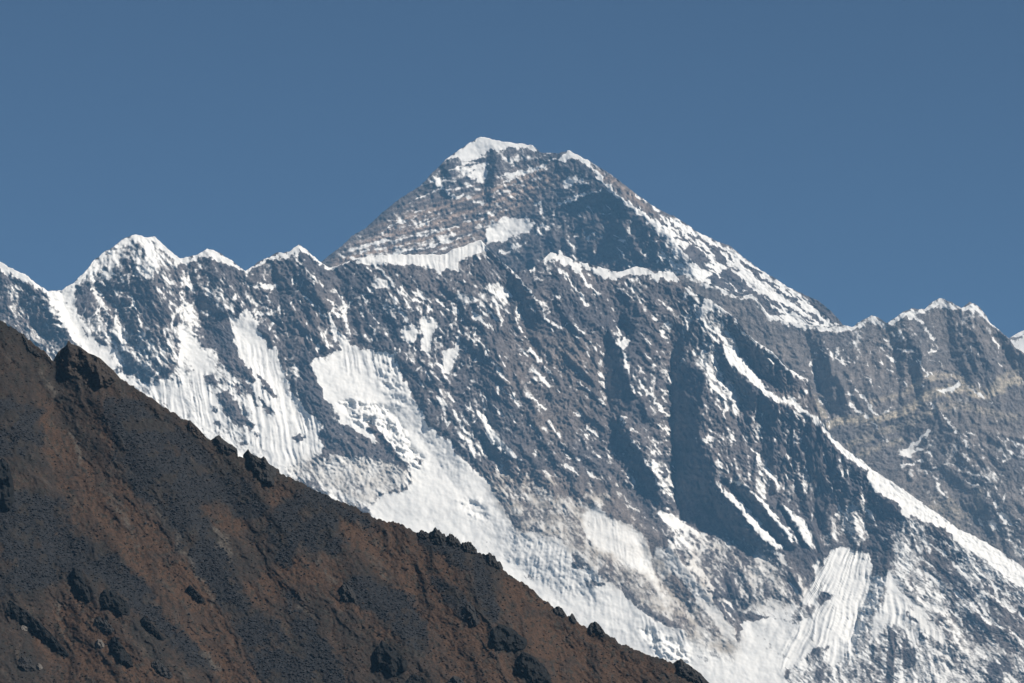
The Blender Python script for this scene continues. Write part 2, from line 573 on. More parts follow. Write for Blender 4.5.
SNOW1 = [  # (polygon, density, feather)
    # mixed ground first
    ([(-200, 330), (60, 374), (205, 448), (365, 524), (495, 575), (690, 690), (690, 800), (-200, 800)], 0.55, 6),
    ([(-140, 250), (40, 285), (75, 330), (112, 372), (60, 372), (-140, 372)], 0.47, 8),
    ([(76, 282), (136, 232), (182, 258), (207, 247), (245, 270), (262, 300), (230, 320), (228, 345), (182, 330), (150, 318), (110, 322), (80, 318)], 0.34, 8),
    ([(96, 262), (124, 238), (136, 232), (156, 236), (182, 260), (176, 270), (160, 268), (150, 282), (138, 275), (128, 262), (112, 276), (98, 284), (80, 284)], 0.60, 4),
    ([(76, 312), (100, 320), (130, 330), (160, 322), (182, 325), (180, 345), (178, 365), (165, 378), (145, 380), (125, 372), (112, 360), (95, 342)], 0.52, 6),
    ([(245, 262), (300, 244), (345, 265), (345, 300), (330, 350), (285, 350), (262, 330), (250, 300)], 0.26, 8),
    ([(345, 262), (420, 262), (455, 270), (480, 300), (460, 360), (440, 420), (410, 395), (395, 350), (345, 340), (335, 310)], 0.29, 8),
    ([(455, 262), (490, 255), (515, 280), (530, 330), (500, 380), (470, 400), (455, 350)], 0.36, 8),
    ([(480, 320), (610, 320), (612, 420), (640, 500), (560, 480), (490, 440)], 0.21, 8),
    ([(530, 268), (690, 270), (690, 300), (670, 340), (615, 340), (560, 330)], 0.28, 8),
    ([(604, 330), (660, 320), (668, 480), (640, 500), (612, 430)], 0.24, 6),
    ([(440, 400), (480, 400), (505, 440), (525, 470), (505, 500), (480, 475), (455, 440)], 0.38, 5),
    ([(692, 296), (720, 305), (740, 350), (760, 385), (740, 420), (715, 400), (700, 370), (676, 362), (680, 338)], 0.60, 5),
    ([(700, 400), (745, 420), (752, 445), (770, 475), (780, 500), (750, 490), (715, 470)], 0.40, 6),
    ([(480, 478), (500, 472), (522, 472), (545, 487), (566, 500), (585, 492), (610, 495), (604, 512), (640, 545), (660, 570), (702, 602), (732, 640), (735, 655),
      (700, 650), (680, 625), (640, 605), (610, 582), (582, 556), (560, 540), (516, 531), (505, 510)], 0.60, 6),
    ([(700, 535), (760, 540), (800, 560), (812, 582), (798, 606), (740, 612), (712, 590), (685, 560)], 0.50, 8),
    ([(640, 510), (700, 535), (720, 560), (700, 580), (670, 550)], 0.42, 8),
    ([(800, 430), (870, 470), (900, 505), (890, 560), (830, 548), (790, 495)], 0.37, 8),
    ([(735, 370), (790, 405), (825, 428), (860, 470), (840, 500), (800, 500), (770, 460), (745, 420)], 0.36, 8),
    ([(905, 515), (970, 548), (1030, 590), (1180, 680), (1180, 780), (780, 780), (790, 660), (850, 640), (888, 575)], 0.68, 8),
    ([(925, 530), (960, 560), (975, 600), (950, 600), (935, 570)], 0.36, 6),
    ([(985, 600), (1030, 610), (1050, 660), (1000, 650), (960, 620)], 0.36, 8),
    ([(940, 620), (1000, 650), (1040, 700), (960, 660)], 0.48, 8),
]
SNOW2 = [
    # first left couloir
    ([(46, 291), (61, 289), (74, 282), (75, 300), (79, 318), (86, 325), (97, 342), (108, 347), (122, 357), (118, 362), (112, 372), (100, 368), (85, 350), (72, 338), (66, 325), (58, 306)], 1.0, 1.2),
    # slopes above the brown hill
    ([(181, 325), (193, 335), (200, 345), (215, 350), (222, 362), (237, 378), (250, 395), (262, 417), (285, 440), (300, 445), (325, 448), (318, 455), (300, 460), (288, 470),
      (305, 490), (211, 445), (190, 425), (152, 403), (130, 388), (112, 376), (125, 372), (142, 382), (165, 378), (178, 365), (178, 345)], 0.80, 3),
    ([(150, 388), (168, 380), (180, 385), (184, 400), (186, 416), (176, 414)], 1.0, 2),
    ([(181, 324), (190, 330), (203, 352), (214, 385), (222, 400), (230, 420), (215, 430), (205, 425), (200, 400), (195, 375), (186, 350)], 0.96, 2.5),
    # tall snowfield
    ([(228, 317), (236, 318), (243, 311), (250, 311), (254, 320), (264, 338), (268, 348), (277, 347), (278, 356), (284, 372), (292, 390), (300, 402), (307, 412), (318, 420), (324, 428), (318, 436),
      (325, 448), (318, 456), (290, 466), (275, 462), (258, 440), (252, 420), (258, 405), (250, 385), (240, 365), (236, 345), (233, 330)], 1.0, 1.2),
    # glacier basin and the long tongue
    ([(324, 312), (330, 315), (337, 329), (345, 340), (350, 345), (358, 347), (368, 350), (378, 352), (389, 350), (395, 358), (400, 370), (402, 380), (408, 383), (410, 392), (415, 402), (422, 414), (428, 425),
      (440, 436), (450, 440), (452, 447), (458, 455), (465, 461), (473, 467), (480, 475), (490, 485), (497, 498), (505, 512), (516, 531), (535, 533), (560, 540), (575, 548), (590, 560), (600, 575), (620, 590),
      (640, 610), (655, 620), (670, 628), (685, 630), (692, 642), (705, 655), (735, 690), (690, 690), (680, 665), (640, 660), (600, 640), (560, 615), (525, 595), (494, 562), (470, 552), (432, 540), (405, 530), (375, 520),
      (368, 507), (385, 495), (408, 490), (414, 480), (408, 468), (385, 448), (370, 440), (355, 430), (340, 422), (335, 410), (325, 398), (320, 385), (313, 372), (310, 362), (318, 356), (330, 353), (341, 350), (337, 338), (331, 326)], 1.0, 1.2),
    ([(300, 458), (345, 455), (372, 458), (400, 465), (412, 478), (404, 490), (380, 496), (366, 506), (340, 502), (300, 482), (288, 470)], 0.76, 5),
    # rock showing through
    ([(228, 345), (237, 355), (248, 365), (256, 378), (253, 382), (243, 376), (235, 362), (226, 350)], 0.1, 1.5),
    ([(255, 369), (262, 378), (272, 388), (279, 398), (275, 399), (265, 390), (258, 378)], 0.1, 1.0),
    ([(259, 396), (264, 400), (270, 408), (276, 413), (270, 415), (262, 407)], 0.2, 1.5),
    ([(204, 375), (214, 378), (220, 384), (214, 386), (205, 380)], 0.25, 2),
    ([(232, 376), (237, 384), (242, 392), (240, 395), (233, 386)], 0.2, 1.5),
    ([(216, 393), (228, 391), (237, 404), (241, 413), (246, 418), (250, 425), (243, 426), (236, 424), (226, 414), (220, 402)], 0.1, 1.5),
    ([(247, 418), (255, 424), (251, 431), (246, 425)], 0.2, 1.2),
    ([(252, 430), (261, 436), (257, 438)], 0.3, 1.2),
    ([(212, 407), (218, 409), (217, 413), (211, 411)], 0.3, 1.2),
    ([(215, 420), (222, 424), (220, 428), (214, 425)], 0.25, 1.2),
    ([(240, 441), (248, 444), (246, 447), (239, 444)], 0.3, 1.2),
    ([(290, 438), (299, 434), (305, 438), (298, 443)], 0.3, 1.5),
    ([(290, 388), (298, 392), (312, 402), (322, 410), (328, 420), (335, 422), (326, 425), (312, 415), (302, 402), (294, 396)], 0.15, 1.5),
    ([(332, 424), (343, 426), (348, 430), (358, 436), (370, 441), (378, 449), (392, 459), (411, 465), (404, 467), (388, 462), (374, 457), (360, 455), (350, 456), (341, 447), (333, 437)], 0.1, 1.5),
    ([(366, 420), (378, 428), (385, 437), (391, 447), (397, 456), (402, 462), (395, 461), (386, 450), (376, 440), (368, 430)], 0.22, 1.5),
    ([(408, 452), (416, 458), (424, 460), (423, 466), (414, 462)], 0.35, 1.5),
    ([(573, 552), (582, 556), (590, 563), (592, 572), (583, 569), (570, 566)], 0.45, 2),
    ([(583, 580), (597, 582), (605, 584), (600, 589), (588, 588)], 0.45, 2),
    ([(522, 573), (535, 577), (552, 577), (540, 579), (524, 577)], 0.6, 1.5),
    # fans of avalanche snow
    ([(579, 514), (590, 511), (598, 508), (612, 517), (630, 526), (640, 533), (650, 547), (653, 565), (660, 588), (645, 577), (630, 563), (610, 554), (594, 546), (584, 530)], 0.93, 2),
    ([(655, 548), (669, 546), (684, 566), (705, 588), (714, 601), (735, 630), (738, 645), (725, 641), (712, 616), (700, 606), (690, 591), (672, 572), (662, 584), (652, 562)], 0.92, 2),
    ([(657, 509), (666, 513), (676, 517), (686, 525), (704, 533), (706, 541), (694, 537), (683, 532), (666, 523), (660, 516)], 0.88, 2),
    ([(720, 655), (738, 645), (742, 622), (770, 617), (797, 624), (788, 640), (782, 665), (790, 690), (690, 690), (700, 655)], 1.0, 2),
    ([(700, 625), (725, 641), (740, 645), (735, 665), (700, 660), (690, 640)], 0.75, 4),
    # ice wall low down
    ([(638, 614), (650, 616), (662, 624), (680, 629), (686, 640), (690, 660), (668, 662), (650, 650), (640, 635)], 0.98, 2),
    # ramps
    ([(715, 483), (724, 490), (738, 500), (744, 505), (757, 521), (770, 535), (783, 547), (778, 549), (764, 540), (751, 526), (738, 507), (724, 495)], 0.98, 1.2),
    ([(746, 485), (757, 495), (768, 505), (780, 522), (792, 535), (796, 543), (788, 538), (774, 521), (760, 503)], 0.98, 1.2),
    ([(781, 505), (793, 511), (803, 520), (813, 532), (812, 540), (817, 549), (808, 545), (797, 530), (790, 520)], 0.95, 1.5),
    ([(745, 541), (755, 547), (770, 560), (785, 572), (775, 575), (755, 560)], 0.62, 3),
    ([(812, 547), (822, 528), (838, 508), (852, 500), (862, 520), (868, 548), (845, 546)], 0.62, 4),
    ([(742, 612), (752, 604), (775, 600), (798, 606), (796, 622), (770, 618)], 0.9, 2),
    # fluted fan
    ([(829, 551), (840, 547), (848, 546), (856, 552), (870, 552), (873, 575), (890, 576), (884, 592), (872, 612), (858, 640), (848, 650), (836, 664), (826, 662), (828, 646), (812, 650), (790, 668), (779, 668), (784, 645), (797, 625), (800, 606),
      (806, 590), (815, 580), (813, 566), (818, 560), (822, 568)], 0.97, 1.5),
    ([(798, 604), (806, 602), (815, 606), (814, 618), (806, 618), (797, 622), (790, 628), (792, 615)], 0.45, 2),
    ([(816, 598), (823, 592), (833, 597), (826, 602), (818, 606)], 0.45, 1.5),
    ([(888, 571), (897, 583), (912, 603), (925, 616), (942, 630), (948, 640), (930, 640), (912, 640), (898, 625), (886, 625), (874, 640), (866, 650), (875, 625), (884, 600)], 0.90, 3),
    ([(906, 610), (914, 618), (922, 627), (918, 627), (908, 617)], 0.3, 1),
    ([(918, 632), (924, 633), (929, 640), (920, 638)], 0.2, 1.2),
    ([(889, 628), (896, 632), (895, 660), (893, 690), (884, 690), (888, 655)], 0.2, 2),
    ([(902, 645), (912, 652), (915, 668), (905, 665)], 0.25, 3),
    # crest band of the spur
    ([(824, 427), (838, 442), (845, 448), (861, 458), (874, 470), (903, 488), (934, 510), (956, 526), (991, 544), (1024, 566), (1090, 610), (1180, 678), (1180, 700), (1085, 632), (1024, 590), (1000, 572), (985, 560), (969, 549), (956, 541), (944, 528),
      (932, 524), (924, 521), (912, 515), (905, 517), (896, 502), (874, 489), (866, 477), (868, 470), (858, 465), (845, 456), (836, 447), (828, 438)], 1.0, 1.0),
    ([(958, 530), (972, 546), (985, 556), (975, 556), (962, 545)], 0.95, 2),
    ([(790, 396), (800, 406), (814, 417), (812, 419), (798, 410), (789, 401)], 1.0, 1.0),
    ([(725, 341), (731, 345), (738, 354), (748, 366), (761, 382), (770, 393), (779, 397), (787, 403), (779, 402), (768, 398), (756, 386), (745, 375), (737, 370), (733, 375), (730, 365), (724, 358)], 0.97, 1.2),
    ([(704, 298), (708, 299), (716, 305), (722, 309), (714, 309), (707, 314), (702, 320), (694, 321)], 0.95, 1.2),
    ([(688, 285), (692, 290), (700, 297), (690, 294), (684, 299), (681, 302)], 0.95, 1),
    # hanging ice below the crest
    ([(355, 261), (367, 255), (405, 253), (446, 252), (452, 248), (481, 238), (490, 251), (476, 253), (466, 259), (459, 262), (458, 272), (447, 268), (440, 275), (428, 266), (405, 265), (380, 264.5), (362, 265)], 1.0, 0.9),
    ([(420, 320), (424, 316), (434, 318), (437, 322), (432, 340), (429, 351), (420, 351), (423, 335)], 0.95, 1.2),
    ([(399, 330), (405, 326), (418, 327), (416, 340), (407, 343)], 0.92, 1.2),
    ([(442, 350), (452, 348), (462, 343), (458, 356), (450, 372), (441, 372)], 0.85, 1.8),
    ([(369, 287), (374, 279), (379, 275), (387, 281), (391, 288), (378, 288)], 0.8, 1.5),
    ([(478, 285), (488, 286), (497, 282), (506, 290), (513, 297), (500, 299), (490, 293)], 0.8, 1.5),
    ([(453, 302), (460, 290), (470, 293), (478, 300), (468, 304), (458, 300)], 0.72, 2),
    ([(478, 410), (488, 422), (498, 436), (512, 450), (524, 461), (520, 463), (505, 452), (492, 444), (484, 430)], 0.9, 1.5),
    ([(466, 430), (474, 425), (478, 432), (470, 438)], 0.45, 2),
    ([(612, 338), (620, 343), (624, 337), (629, 338), (626, 352), (630, 372), (625, 372), (622, 350)], 0.8, 1.2),
    ([(659, 325), (668, 322), (674, 326), (670, 333), (664, 335)], 0.72, 1.5),
]
def wander(rg, x, y, ang, ln, st=5.0, wob=9.0):
    """a crooked line running downhill from a point"""
    pts = [(x, y)]
    n = max(2, int(ln / st) + 1)
    a = ang
    for _ in range(n):
        a += rg.normal(0, wob)
        a += (ang - a) * 0.35
        x += st * math.cos(R(a))
        y += st * math.sin(R(a))
        pts.append((x, y))
    return pts


def sprinkle(seed, poly, n, ang, dang, ln, hw, val):
    """many short crooked snow lines inside a region"""
    rg = np.random.RandomState(seed)
    p = np.array(poly, float)
    out = []
    while len(out) < n:
        x, y = rg.uniform(p[:, 0].min(), p[:, 0].max()), rg.uniform(p[:, 1].min(), p[:, 1].max())
        if not inside(np.array([x]), np.array([y]), poly)[0]:
            continue
        L_ = ln[0] + (ln[1] - ln[0]) * rg.rand() ** 2
        q = wander(rg, x, y, rg.normal(ang, dang), L_, 3.5)
        w = rg.uniform(*hw)
        k = len(q) - 1
        out.append(([(a, b, w * (0.35 + 0.9 * math.sin(math.pi * (0.12 + 0.76 * i / k)))) for i, (a, b) in enumerate(q)], rg.uniform(*val)))
    return out


Z_LEFT = [(0, 285), (60, 300), (120, 260), (245, 280), (300, 260), (345, 275), (345, 340), (300, 350), (260, 310), (200, 330), (170, 375), (120, 365), (60, 340)]
Z_MIDL = [(340, 270), (480, 270), (500, 300), (500, 420), (450, 430), (410, 370), (345, 340)]
Z_CEN = [(490, 270), (690, 285), (670, 340), (610, 330), (600, 420), (650, 510), (560, 500), (490, 420)]
Z_BUT = [(628, 330), (668, 330), (668, 500), (640, 460), (628, 400)]
Z_CLIFF = [(720, 400), (770, 400), (830, 440), (870, 490), (890, 550), (830, 540), (780, 500), (745, 440)]
Z_LOW = [(640, 520), (800, 555), (810, 600), (720, 605), (690, 570)]
Z_RIGHT = [(905, 525), (1000, 580), (1060, 640), (1060, 690), (930, 690), (890, 600)]
STREAKS = (sprinkle(11, Z_LEFT, 120, 62, 14, (5, 22), (0.4, 1.1), (0.55, 0.9)) + sprinkle(12, Z_LEFT, 60, 118, 12, (5, 18), (0.4, 1.0), (0.5, 0.85))
           + sprinkle(13, Z_MIDL, 90, 54, 12, (5, 24), (0.4, 1.1), (0.55, 0.9)) + sprinkle(14, Z_MIDL, 45, 118, 14, (5, 18), (0.4, 1.0), (0.5, 0.85))
           + sprinkle(15, Z_CEN, 190, 49, 6, (3, 18), (0.3, 0.75), (0.36, 0.72)) + sprinkle(16, Z_BUT, 34, 50, 8, (4, 22), (0.4, 0.9), (0.5, 0.85))
           + sprinkle(17, Z_CLIFF, 60, 84, 8, (4, 20), (0.4, 0.9), (0.45, 0.8)) + sprinkle(18, Z_LOW, 60, 60, 20, (4, 20), (0.5, 1.2), (0.6, 0.9))
           + sprinkle(19, Z_RIGHT, 70, 42, 9, (8, 40), (0.6, 1.6), (0.7, 0.95)))


def rib_list(seed, poly, n, ang, dang, ln, hh, ww):
    rg = np.random.RandomState(seed)
    p = np.array(poly, float)
    out = []
    while len(out) < n:
        x, y = rg.uniform(p[:, 0].min(), p[:, 0].max()), rg.uniform(p[:, 1].min(), p[:, 1].max())
        if inside(np.array([x]), np.array([y]), poly)[0]:
            out.append((wander(rg, x, y, rg.normal(ang, dang), rg.uniform(*ln), 5.0), rg.uniform(*hh), rg.uniform(*ww)))
    return out


RIBS = (rib_list(31, Z_LEFT, 46, 62, 12, (15, 50), (1.5, 4.5), (5, 11)) + rib_list(32, Z_LEFT, 26, 115, 10, (12, 40), (1.5, 4.0), (5, 10))
        + rib_list(33, Z_MIDL, 34, 54, 10, (15, 50), (1.5, 4.0), (5, 11)) + rib_list(34, Z_MIDL, 18, 116, 10, (12, 40), (1.5, 3.5), (5, 10))
        + rib_list(35, Z_CEN, 80, 49, 6, (20, 70), (1.2, 3.2), (4, 9)) + rib_list(36, Z_BUT, 14, 52, 8, (15, 50), (1.5, 3.5), (4, 8))
        + rib_list(37, Z_CLIFF, 34, 84, 7, (20, 60), (2.5, 5.5), (5, 10)) + rib_list(38, Z_LOW, 20, 60, 16, (12, 40), (1.5, 3), (5, 9))
        + rib_list(39, Z_RIGHT, 34, 44, 9, (20, 60), (1.5, 3.5), (5, 10)))


def add_ribs(r, X, Y, ribs):
    """sharp crested ribs, steeper on their left side"""
    fr = r.reshape(-1)
    for pts, h, w in ribs:
        idx = box_of(X, Y, pts, w + 1)
        if len(idx) == 0:
            continue
        xx, yy = X.ravel()[idx], Y.ravel()[idx]
        n = len(pts) - 1
        p3 = [(a, b, i / n) for i, (a, b) in enumerate(pts)]
        d, t = seg_dist(xx, yy, p3)
        fr[idx] += h * np.clip(1 - d / w, 0, 1) * np.sin(np.pi * np.clip(0.08 + 0.84 * t, 0, 1))
    return r


def ice_N(X, Y):
    m = np.zeros(X.shape, np.float32)
    lay_poly(m, X, Y, [(338, 402), (352, 398), (372, 402), (388, 408), (404, 428), (410, 445), (424, 458), (420, 468), (400, 458), (376, 434), (350, 420)], 1.0, 4)
    lay_poly(m, X, Y, [(372, 365), (392, 360), (402, 380), (408, 405), (396, 410), (382, 385)], 0.5, 6)
    lay_poly(m, X, Y, [(456, 500), (480, 498), (490, 520), (470, 520)], 0.5, 5)
    lay_poly(m, X, Y, [(640, 628), (660, 632), (690, 650), (690, 664), (660, 660)], 0.8, 5)
    a, b = rot(X + 3 * fbm(X, Y, 14, 2), Y, 42, 1.8, 1.0)
    st = ridged(a, b, 15, 3, 0.6, 88.0)
    return m * (14.0 * np.clip(st, -0.35, 0.2) + 2.5 * fbm(X, Y, 5, 2, 0.6, 89.0))


SNOW_L1 = [  # strokes (x, y, half width), density
    ([(-120, 256, 4), (0, 262, 4), (15, 273, 5), (28, 279, 4), (40, 288, 2.5), (48, 292, 2)], 1.0),
    ([(74, 284, 2), (88, 272, 2.2), (104, 254, 2.5)], 0.8),
    ([(119, 244, 2), (136, 236, 4), (155, 239, 4), (166, 248, 3), (180, 261, 2.5)], 1.0),
    ([(110, 258, 2), (112, 266, 3), (106, 278, 4)], 0.9),
    ([(133, 255, 3), (144, 262, 3), (150, 254, 3)], 0.8),
    ([(180, 261, 3), (193, 259, 4), (207, 252, 5), (220, 256, 4), (233, 263, 3), (245, 272, 2)], 1.0),
    ([(245, 272, 1.3), (265, 260, 1.5), (278, 255, 3), (288, 255, 3), (300, 247, 4), (309, 253, 2.5), (329, 269, 2.2), (336, 267, 2), (349, 260, 1.2)], 1.0),
    ([(248, 285, 1.8), (262, 286, 2), (280, 286, 1.8)], 0.8),
    ([(206, 293, 1), (220, 290, 1.3), (234, 287, 1.2), (246, 281, 1)], 0.62),
    ([(176, 310, 1.5), (186, 306, 2), (196, 302, 1.6)], 0.62),
    ([(173, 281, 1), (186, 279, 1.2), (193, 284, 1), (184, 296, 1), (174, 301, 1)], 0.55),
    ([(207, 294, 1), (216, 302, 1.6), (223, 312, 1.3)], 0.85),
    ([(256, 314, 1.5), (272, 314, 1.8), (282, 306, 1.5)], 0.7),
    ([(301, 264, 1.5), (312, 276, 1.5), (324, 287, 1)], 0.7),
    ([(305, 296, 1.5), (316, 308, 1.8), (325, 316, 1.5)], 0.85),
    ([(375, 264, 1.3), (388, 279, 1.8), (401, 293, 1.3)], 0.9),
    ([(396, 305, 1), (404, 315, 1.4), (411, 327, 1)], 0.85),
    ([(372, 292, 1.8), (360, 296, 2), (350, 302, 2), (345, 310, 1.5)], 0.62),
    ([(481, 240, 1.4), (497, 256, 1.5), (514, 272.5, 1.4), (526, 286, 1.2), (541, 306, 1.3), (548, 322, 1)], 1.0),
    ([(472, 313, 1.5), (480, 320, 2.3), (487, 325, 2)], 1.0),
    ([(482, 303, 1.8), (492, 313, 1.5), (502, 325, 1)], 0.8),
    ([(452, 303, 1), (456, 312, 1.5), (463, 319, 1.3)], 0.85),
    ([(530, 271, 1), (540, 262, 1.2), (548, 254, 2)], 0.9),
    ([(549, 256, 4), (562, 258, 4.5), (575, 265, 4), (593, 269, 4), (603, 273, 4.5), (618, 275, 4), (636, 269, 4), (655, 275, 4.5), (675, 276, 4.5)], 1.0),
    ([(553, 262, 1), (566, 276, 1.6), (578, 292, 1.6), (590, 307, 1.2)], 0.75),
    ([(572, 263, 1), (585, 280, 1.5), (598, 294, 1.6)], 0.85),
    ([(555, 296, 2), (560, 298, 2)], 0.9),
    ([(554, 325, 1.6), (562, 328, 1.5), (570, 322, 1)], 0.8),
    ([(573, 322, 1), (584, 334, 1)], 0.8),
    ([(519, 351, 1.5), (530, 350, 1.5), (540, 359, 1)], 0.65),
    ([(545, 366, 1.2), (552, 374, 1)], 0.8),
    ([(533, 370, 1), (542, 378, 1.3), (550, 386, 1)], 0.8),
    ([(487, 354, 1), (496, 367, 1.5), (508, 382, 1.2), (518, 400, 1.2)], 0.75),
    ([(497, 386, 1.8), (506, 392, 1.5), (518, 403, 1.2)], 0.8),
    ([(527, 394, 1), (536, 400, 1.2), (546, 410, 1)], 0.75),
    ([(580, 382, 1), (592, 393, 1.3), (602, 404, 1)], 0.85),
    ([(568, 411, 1), (577, 413, 1.5), (584, 420, 1)], 0.8),
    ([(527, 421, 1), (535, 429, 1.3), (541, 438, 1)], 0.7),
    ([(567, 457, 1), (580, 459, 1.8)], 0.9),
    ([(561, 463, 1), (572, 470, 1.3), (581, 476, 1)], 0.8),
    ([(584, 466, 1), (594, 477, 1.2), (604, 482, 1)], 0.85),
    ([(586, 427, 1), (592, 431, 1.5), (598, 436, 1)], 0.7),
    ([(640, 382, 1), (648, 393, 1.5), (656, 402, 1.5), (668, 417, 1.3)], 0.85),
    ([(621, 419, 2), (626, 418, 1.5), (622, 426, 1.5)], 0.9),
    ([(627, 433, 1), (639, 448, 1.4)], 0.9),
    ([(645, 460, 1), (650, 466, 1.5), (655, 471, 1)], 0.9),
    ([(652, 476, 1), (658, 484, 1.3), (664, 492, 1)], 0.85),
    ([(697, 441, 1.5), (703, 428, 1.5)], 0.55),
    ([(706, 440, 2.5), (714, 438, 2)], 0.7),
    ([(722, 474, 1), (734, 482, 1.2), (748, 488, 1.5)], 0.85),
    ([(725, 411, 2.5), (727, 407, 2)], 0.8),
    ([(746, 443, 1), (757, 454, 1.5), (768, 467, 1.5), (776, 480, 2)], 0.75),
    ([(760, 460, 3), (766, 472, 3)], 0.58),
    ([(736, 320, 1.5), (736, 327, 1.2), (747, 335, 1.8), (760, 345, 2), (773, 353, 2), (785, 366, 2), (796, 374, 1.6), (808, 380, 1)], 1.0),
    ([(720, 307, 2), (730, 313, 2), (738, 321, 1.5)], 0.95),
    ([(716, 328, 1.5), (721, 335, 1.8), (726, 342, 2)], 0.9),
    ([(799, 372, 1), (806, 377, 1)], 0.8),
    ([(784, 400, 1.3), (800, 408, 1.6), (813, 417, 1.8), (825, 429, 2.0), (840, 445, 2.2)], 1.0),
    ([(818, 443, 2), (819, 445, 2)], 0.6),
    ([(808, 495, 2), (818, 499, 2), (825, 505, 2)], 0.55),
    ([(867, 510, 1.5), (873, 518, 2.5), (876, 524, 2)], 0.7),
    ([(898, 535, 2), (896, 548, 2), (905, 560, 2)], 0.65),
    ([(960, 560, 1), (972, 572, 1.2), (984, 588, 1)], 0.7),
    ([(985, 592, 2), (1000, 600, 2), (1015, 612, 2)], 0.8),
]


def snow_N(wx, wy, X, Y):
    d = np.full(X.shape, 0.24, np.float32)
    for p, v, f in SNOW1:
        lay_poly(d, wx, wy, p, v, f)
    for p, v, f in SNOW2:
        lay_poly(d, wx, wy, p, v, f)
    for p, v in STREAKS:
        lay_line(d, X + 0.5 * (wx - X), Y + 0.5 * (wy - Y), p, v, 0.8)
    for p, v in SNOW_L1:
        lay_line(d, wx, wy, p, v, 0.9)
    dirt = np.zeros(X.shape, np.float32)
    lay_poly(dirt, wx, wy, [(480, 470), (612, 480), (650, 530), (720, 590), (742, 640), (735, 660), (690, 640), (600, 575), (560, 540), (516, 533), (500, 505)], 0.95, 8)
    lay_poly(dirt, wx, wy, [(579, 514), (598, 508), (640, 533), (653, 565), (660, 588), (630, 563), (594, 546)], 0.22, 5)
    lay_poly(dirt, wx, wy, [(655, 548), (669, 546), (735, 630), (725, 641), (672, 572)], 0.3, 5)
    lay_poly(dirt, wx, wy, [(700, 535), (800, 560), (812, 582), (798, 606), (740, 612), (685, 560)], 0.55, 8)
    lay_poly(dirt, wx, wy, [(300, 455), (400, 460), (415, 480), (366, 506), (288, 470)], 0.55, 6)
    lay_poly(dirt, wx, wy, [(905, 600), (1180, 700), (1180, 780), (900, 780), (930, 650)], 0.2, 12)
    dirt *= np.clip(0.75 + 0.6 * fbm(X, Y, 14, 3, 0.6, 44), 0, 1.3)
    fl = np.zeros(X.shape, np.float32)
    for p, v in (([(355, 258), (481, 236), (492, 252), (460, 275), (355, 268)], 0.55), ([(395, 315), (440, 312), (462, 343), (440, 375), (395, 345)], 0.4),
                 ([(820, 545), (873, 548), (888, 578), (850, 660), (775, 670), (800, 600)], 1.0), ([(510, 534), (575, 548), (600, 585), (560, 600), (510, 560)], 0.35),
                 ([(738, 612), (800, 612), (790, 640), (738, 640)], 0.35), ([(585, 508), (650, 540), (660, 588), (590, 550)], 0.4),
                 ([(640, 612), (690, 630), (690, 662), (640, 640)], 0.6), ([(140, 378), (200, 370), (330, 420), (310, 470), (140, 400)], 0.75), ([(235, 340), (280, 350), (325, 425), (300, 450), (262, 420)], 0.7), ([(340, 345), (395, 350), (405, 385), (345, 372)], 0.6), ([(580, 560), (640, 600), (640, 650), (590, 630)], 0.2),
                 ([(545, 250), (690, 268), (690, 280), (545, 266)], 0.3), ([(875, 590), (905, 600), (960, 650), (960, 690), (860, 690), (850, 650)], 0.6),
                 ([(700, 296), (716, 300), (706, 322), (692, 324)], 0.4)):
        lay_poly(fl, wx, wy, p, v, 4)
    # flutes run down the ice; on the fan they lean to the left
    fa = X - 0.16 * (Y - 560)
    fan = np.arctan2(X - 890, np.maximum(Y - 430, 5)) * 165
    mid_ = np.arctan2(X - 588, np.maximum(Y - 300, 5)) * 250
    fa = np.where((X > 745) & (Y > 530), fan, np.where((X > 500) & (X <= 745) & (Y > 490), mid_, fa))
    fa = fa + 2.0 * fbm(X, Y, 26, 2, 0.5, 51) + 3.0 * fbm(fa, Y * 0.15, 24, 2, 0.5, 52)
    return d, dirt, fl, (fa, Y / 24.0)


def rough_N(X, Y):
    qx = X + 6 * fbm(X, Y, 40, 3, 0.5, 1.0)
    qy = Y + 6 * fbm(X, Y, 40, 3, 0.5, 2.0)
    a1, b1 = rot(qx, qy, 54, 2.6, 1.0)
    a2, b2 = rot(qx, qy, 118, 2.2, 1.0)
    r = 7.0 * ridged(a1, b1, 24, 5, 0.58, 1.0)
    r += 4.5 * ridged(a2, b2, 19, 5, 0.6, 6.0)
    a4, b4 = rot(qx, qy, 50, 2.2, 1.0)
    r += 1.8 * ridged(qx, qy, 9, 4, 0.66, 9.0) + 2.2 * ridged(a4, b4, 6.5, 3, 0.6, 10.0)
    r += 1.3 * fbm(X, Y, 3.0, 2, 0.7, 2.0)
    lower = sstep(470, 520, Y)
    cl = sstep(690, 720, X) * (1 - sstep(500, 540, Y))      # the cliffs of the spur carry upright ribs
    a3, b3 = rot(qx, qy, 86, 4.0, 1.0)
    r += cl * 8.0 * ridged(a3, b3, 14, 4, 0.6, 14.0)
    r *= 1 - 0.55 * lower
    wxx = X + 1.3 * fbm(X, Y, 7, 2, 0.6, 95.0)
    wyy = Y + 1.3 * fbm(X, Y, 7, 2, 0.6, 96.0)
    r = add_ribs(0.85 * r, wxx, wyy, RIBS)
    # the great shaded face is smooth
    q = np.zeros(X.shape, np.float32)
    lay_poly(q, X, Y, [(684, 335), (700, 365), (698, 430), (712, 463), (712, 490), (706, 530), (680, 515), (672, 480), (672, 350)], 1.0, 5)
    lay_poly(q, X, Y, [(606, 345), (620, 350), (624, 380), (620, 416), (608, 410)], 0.8, 4)
    return r * (1 - 0.5 * q)


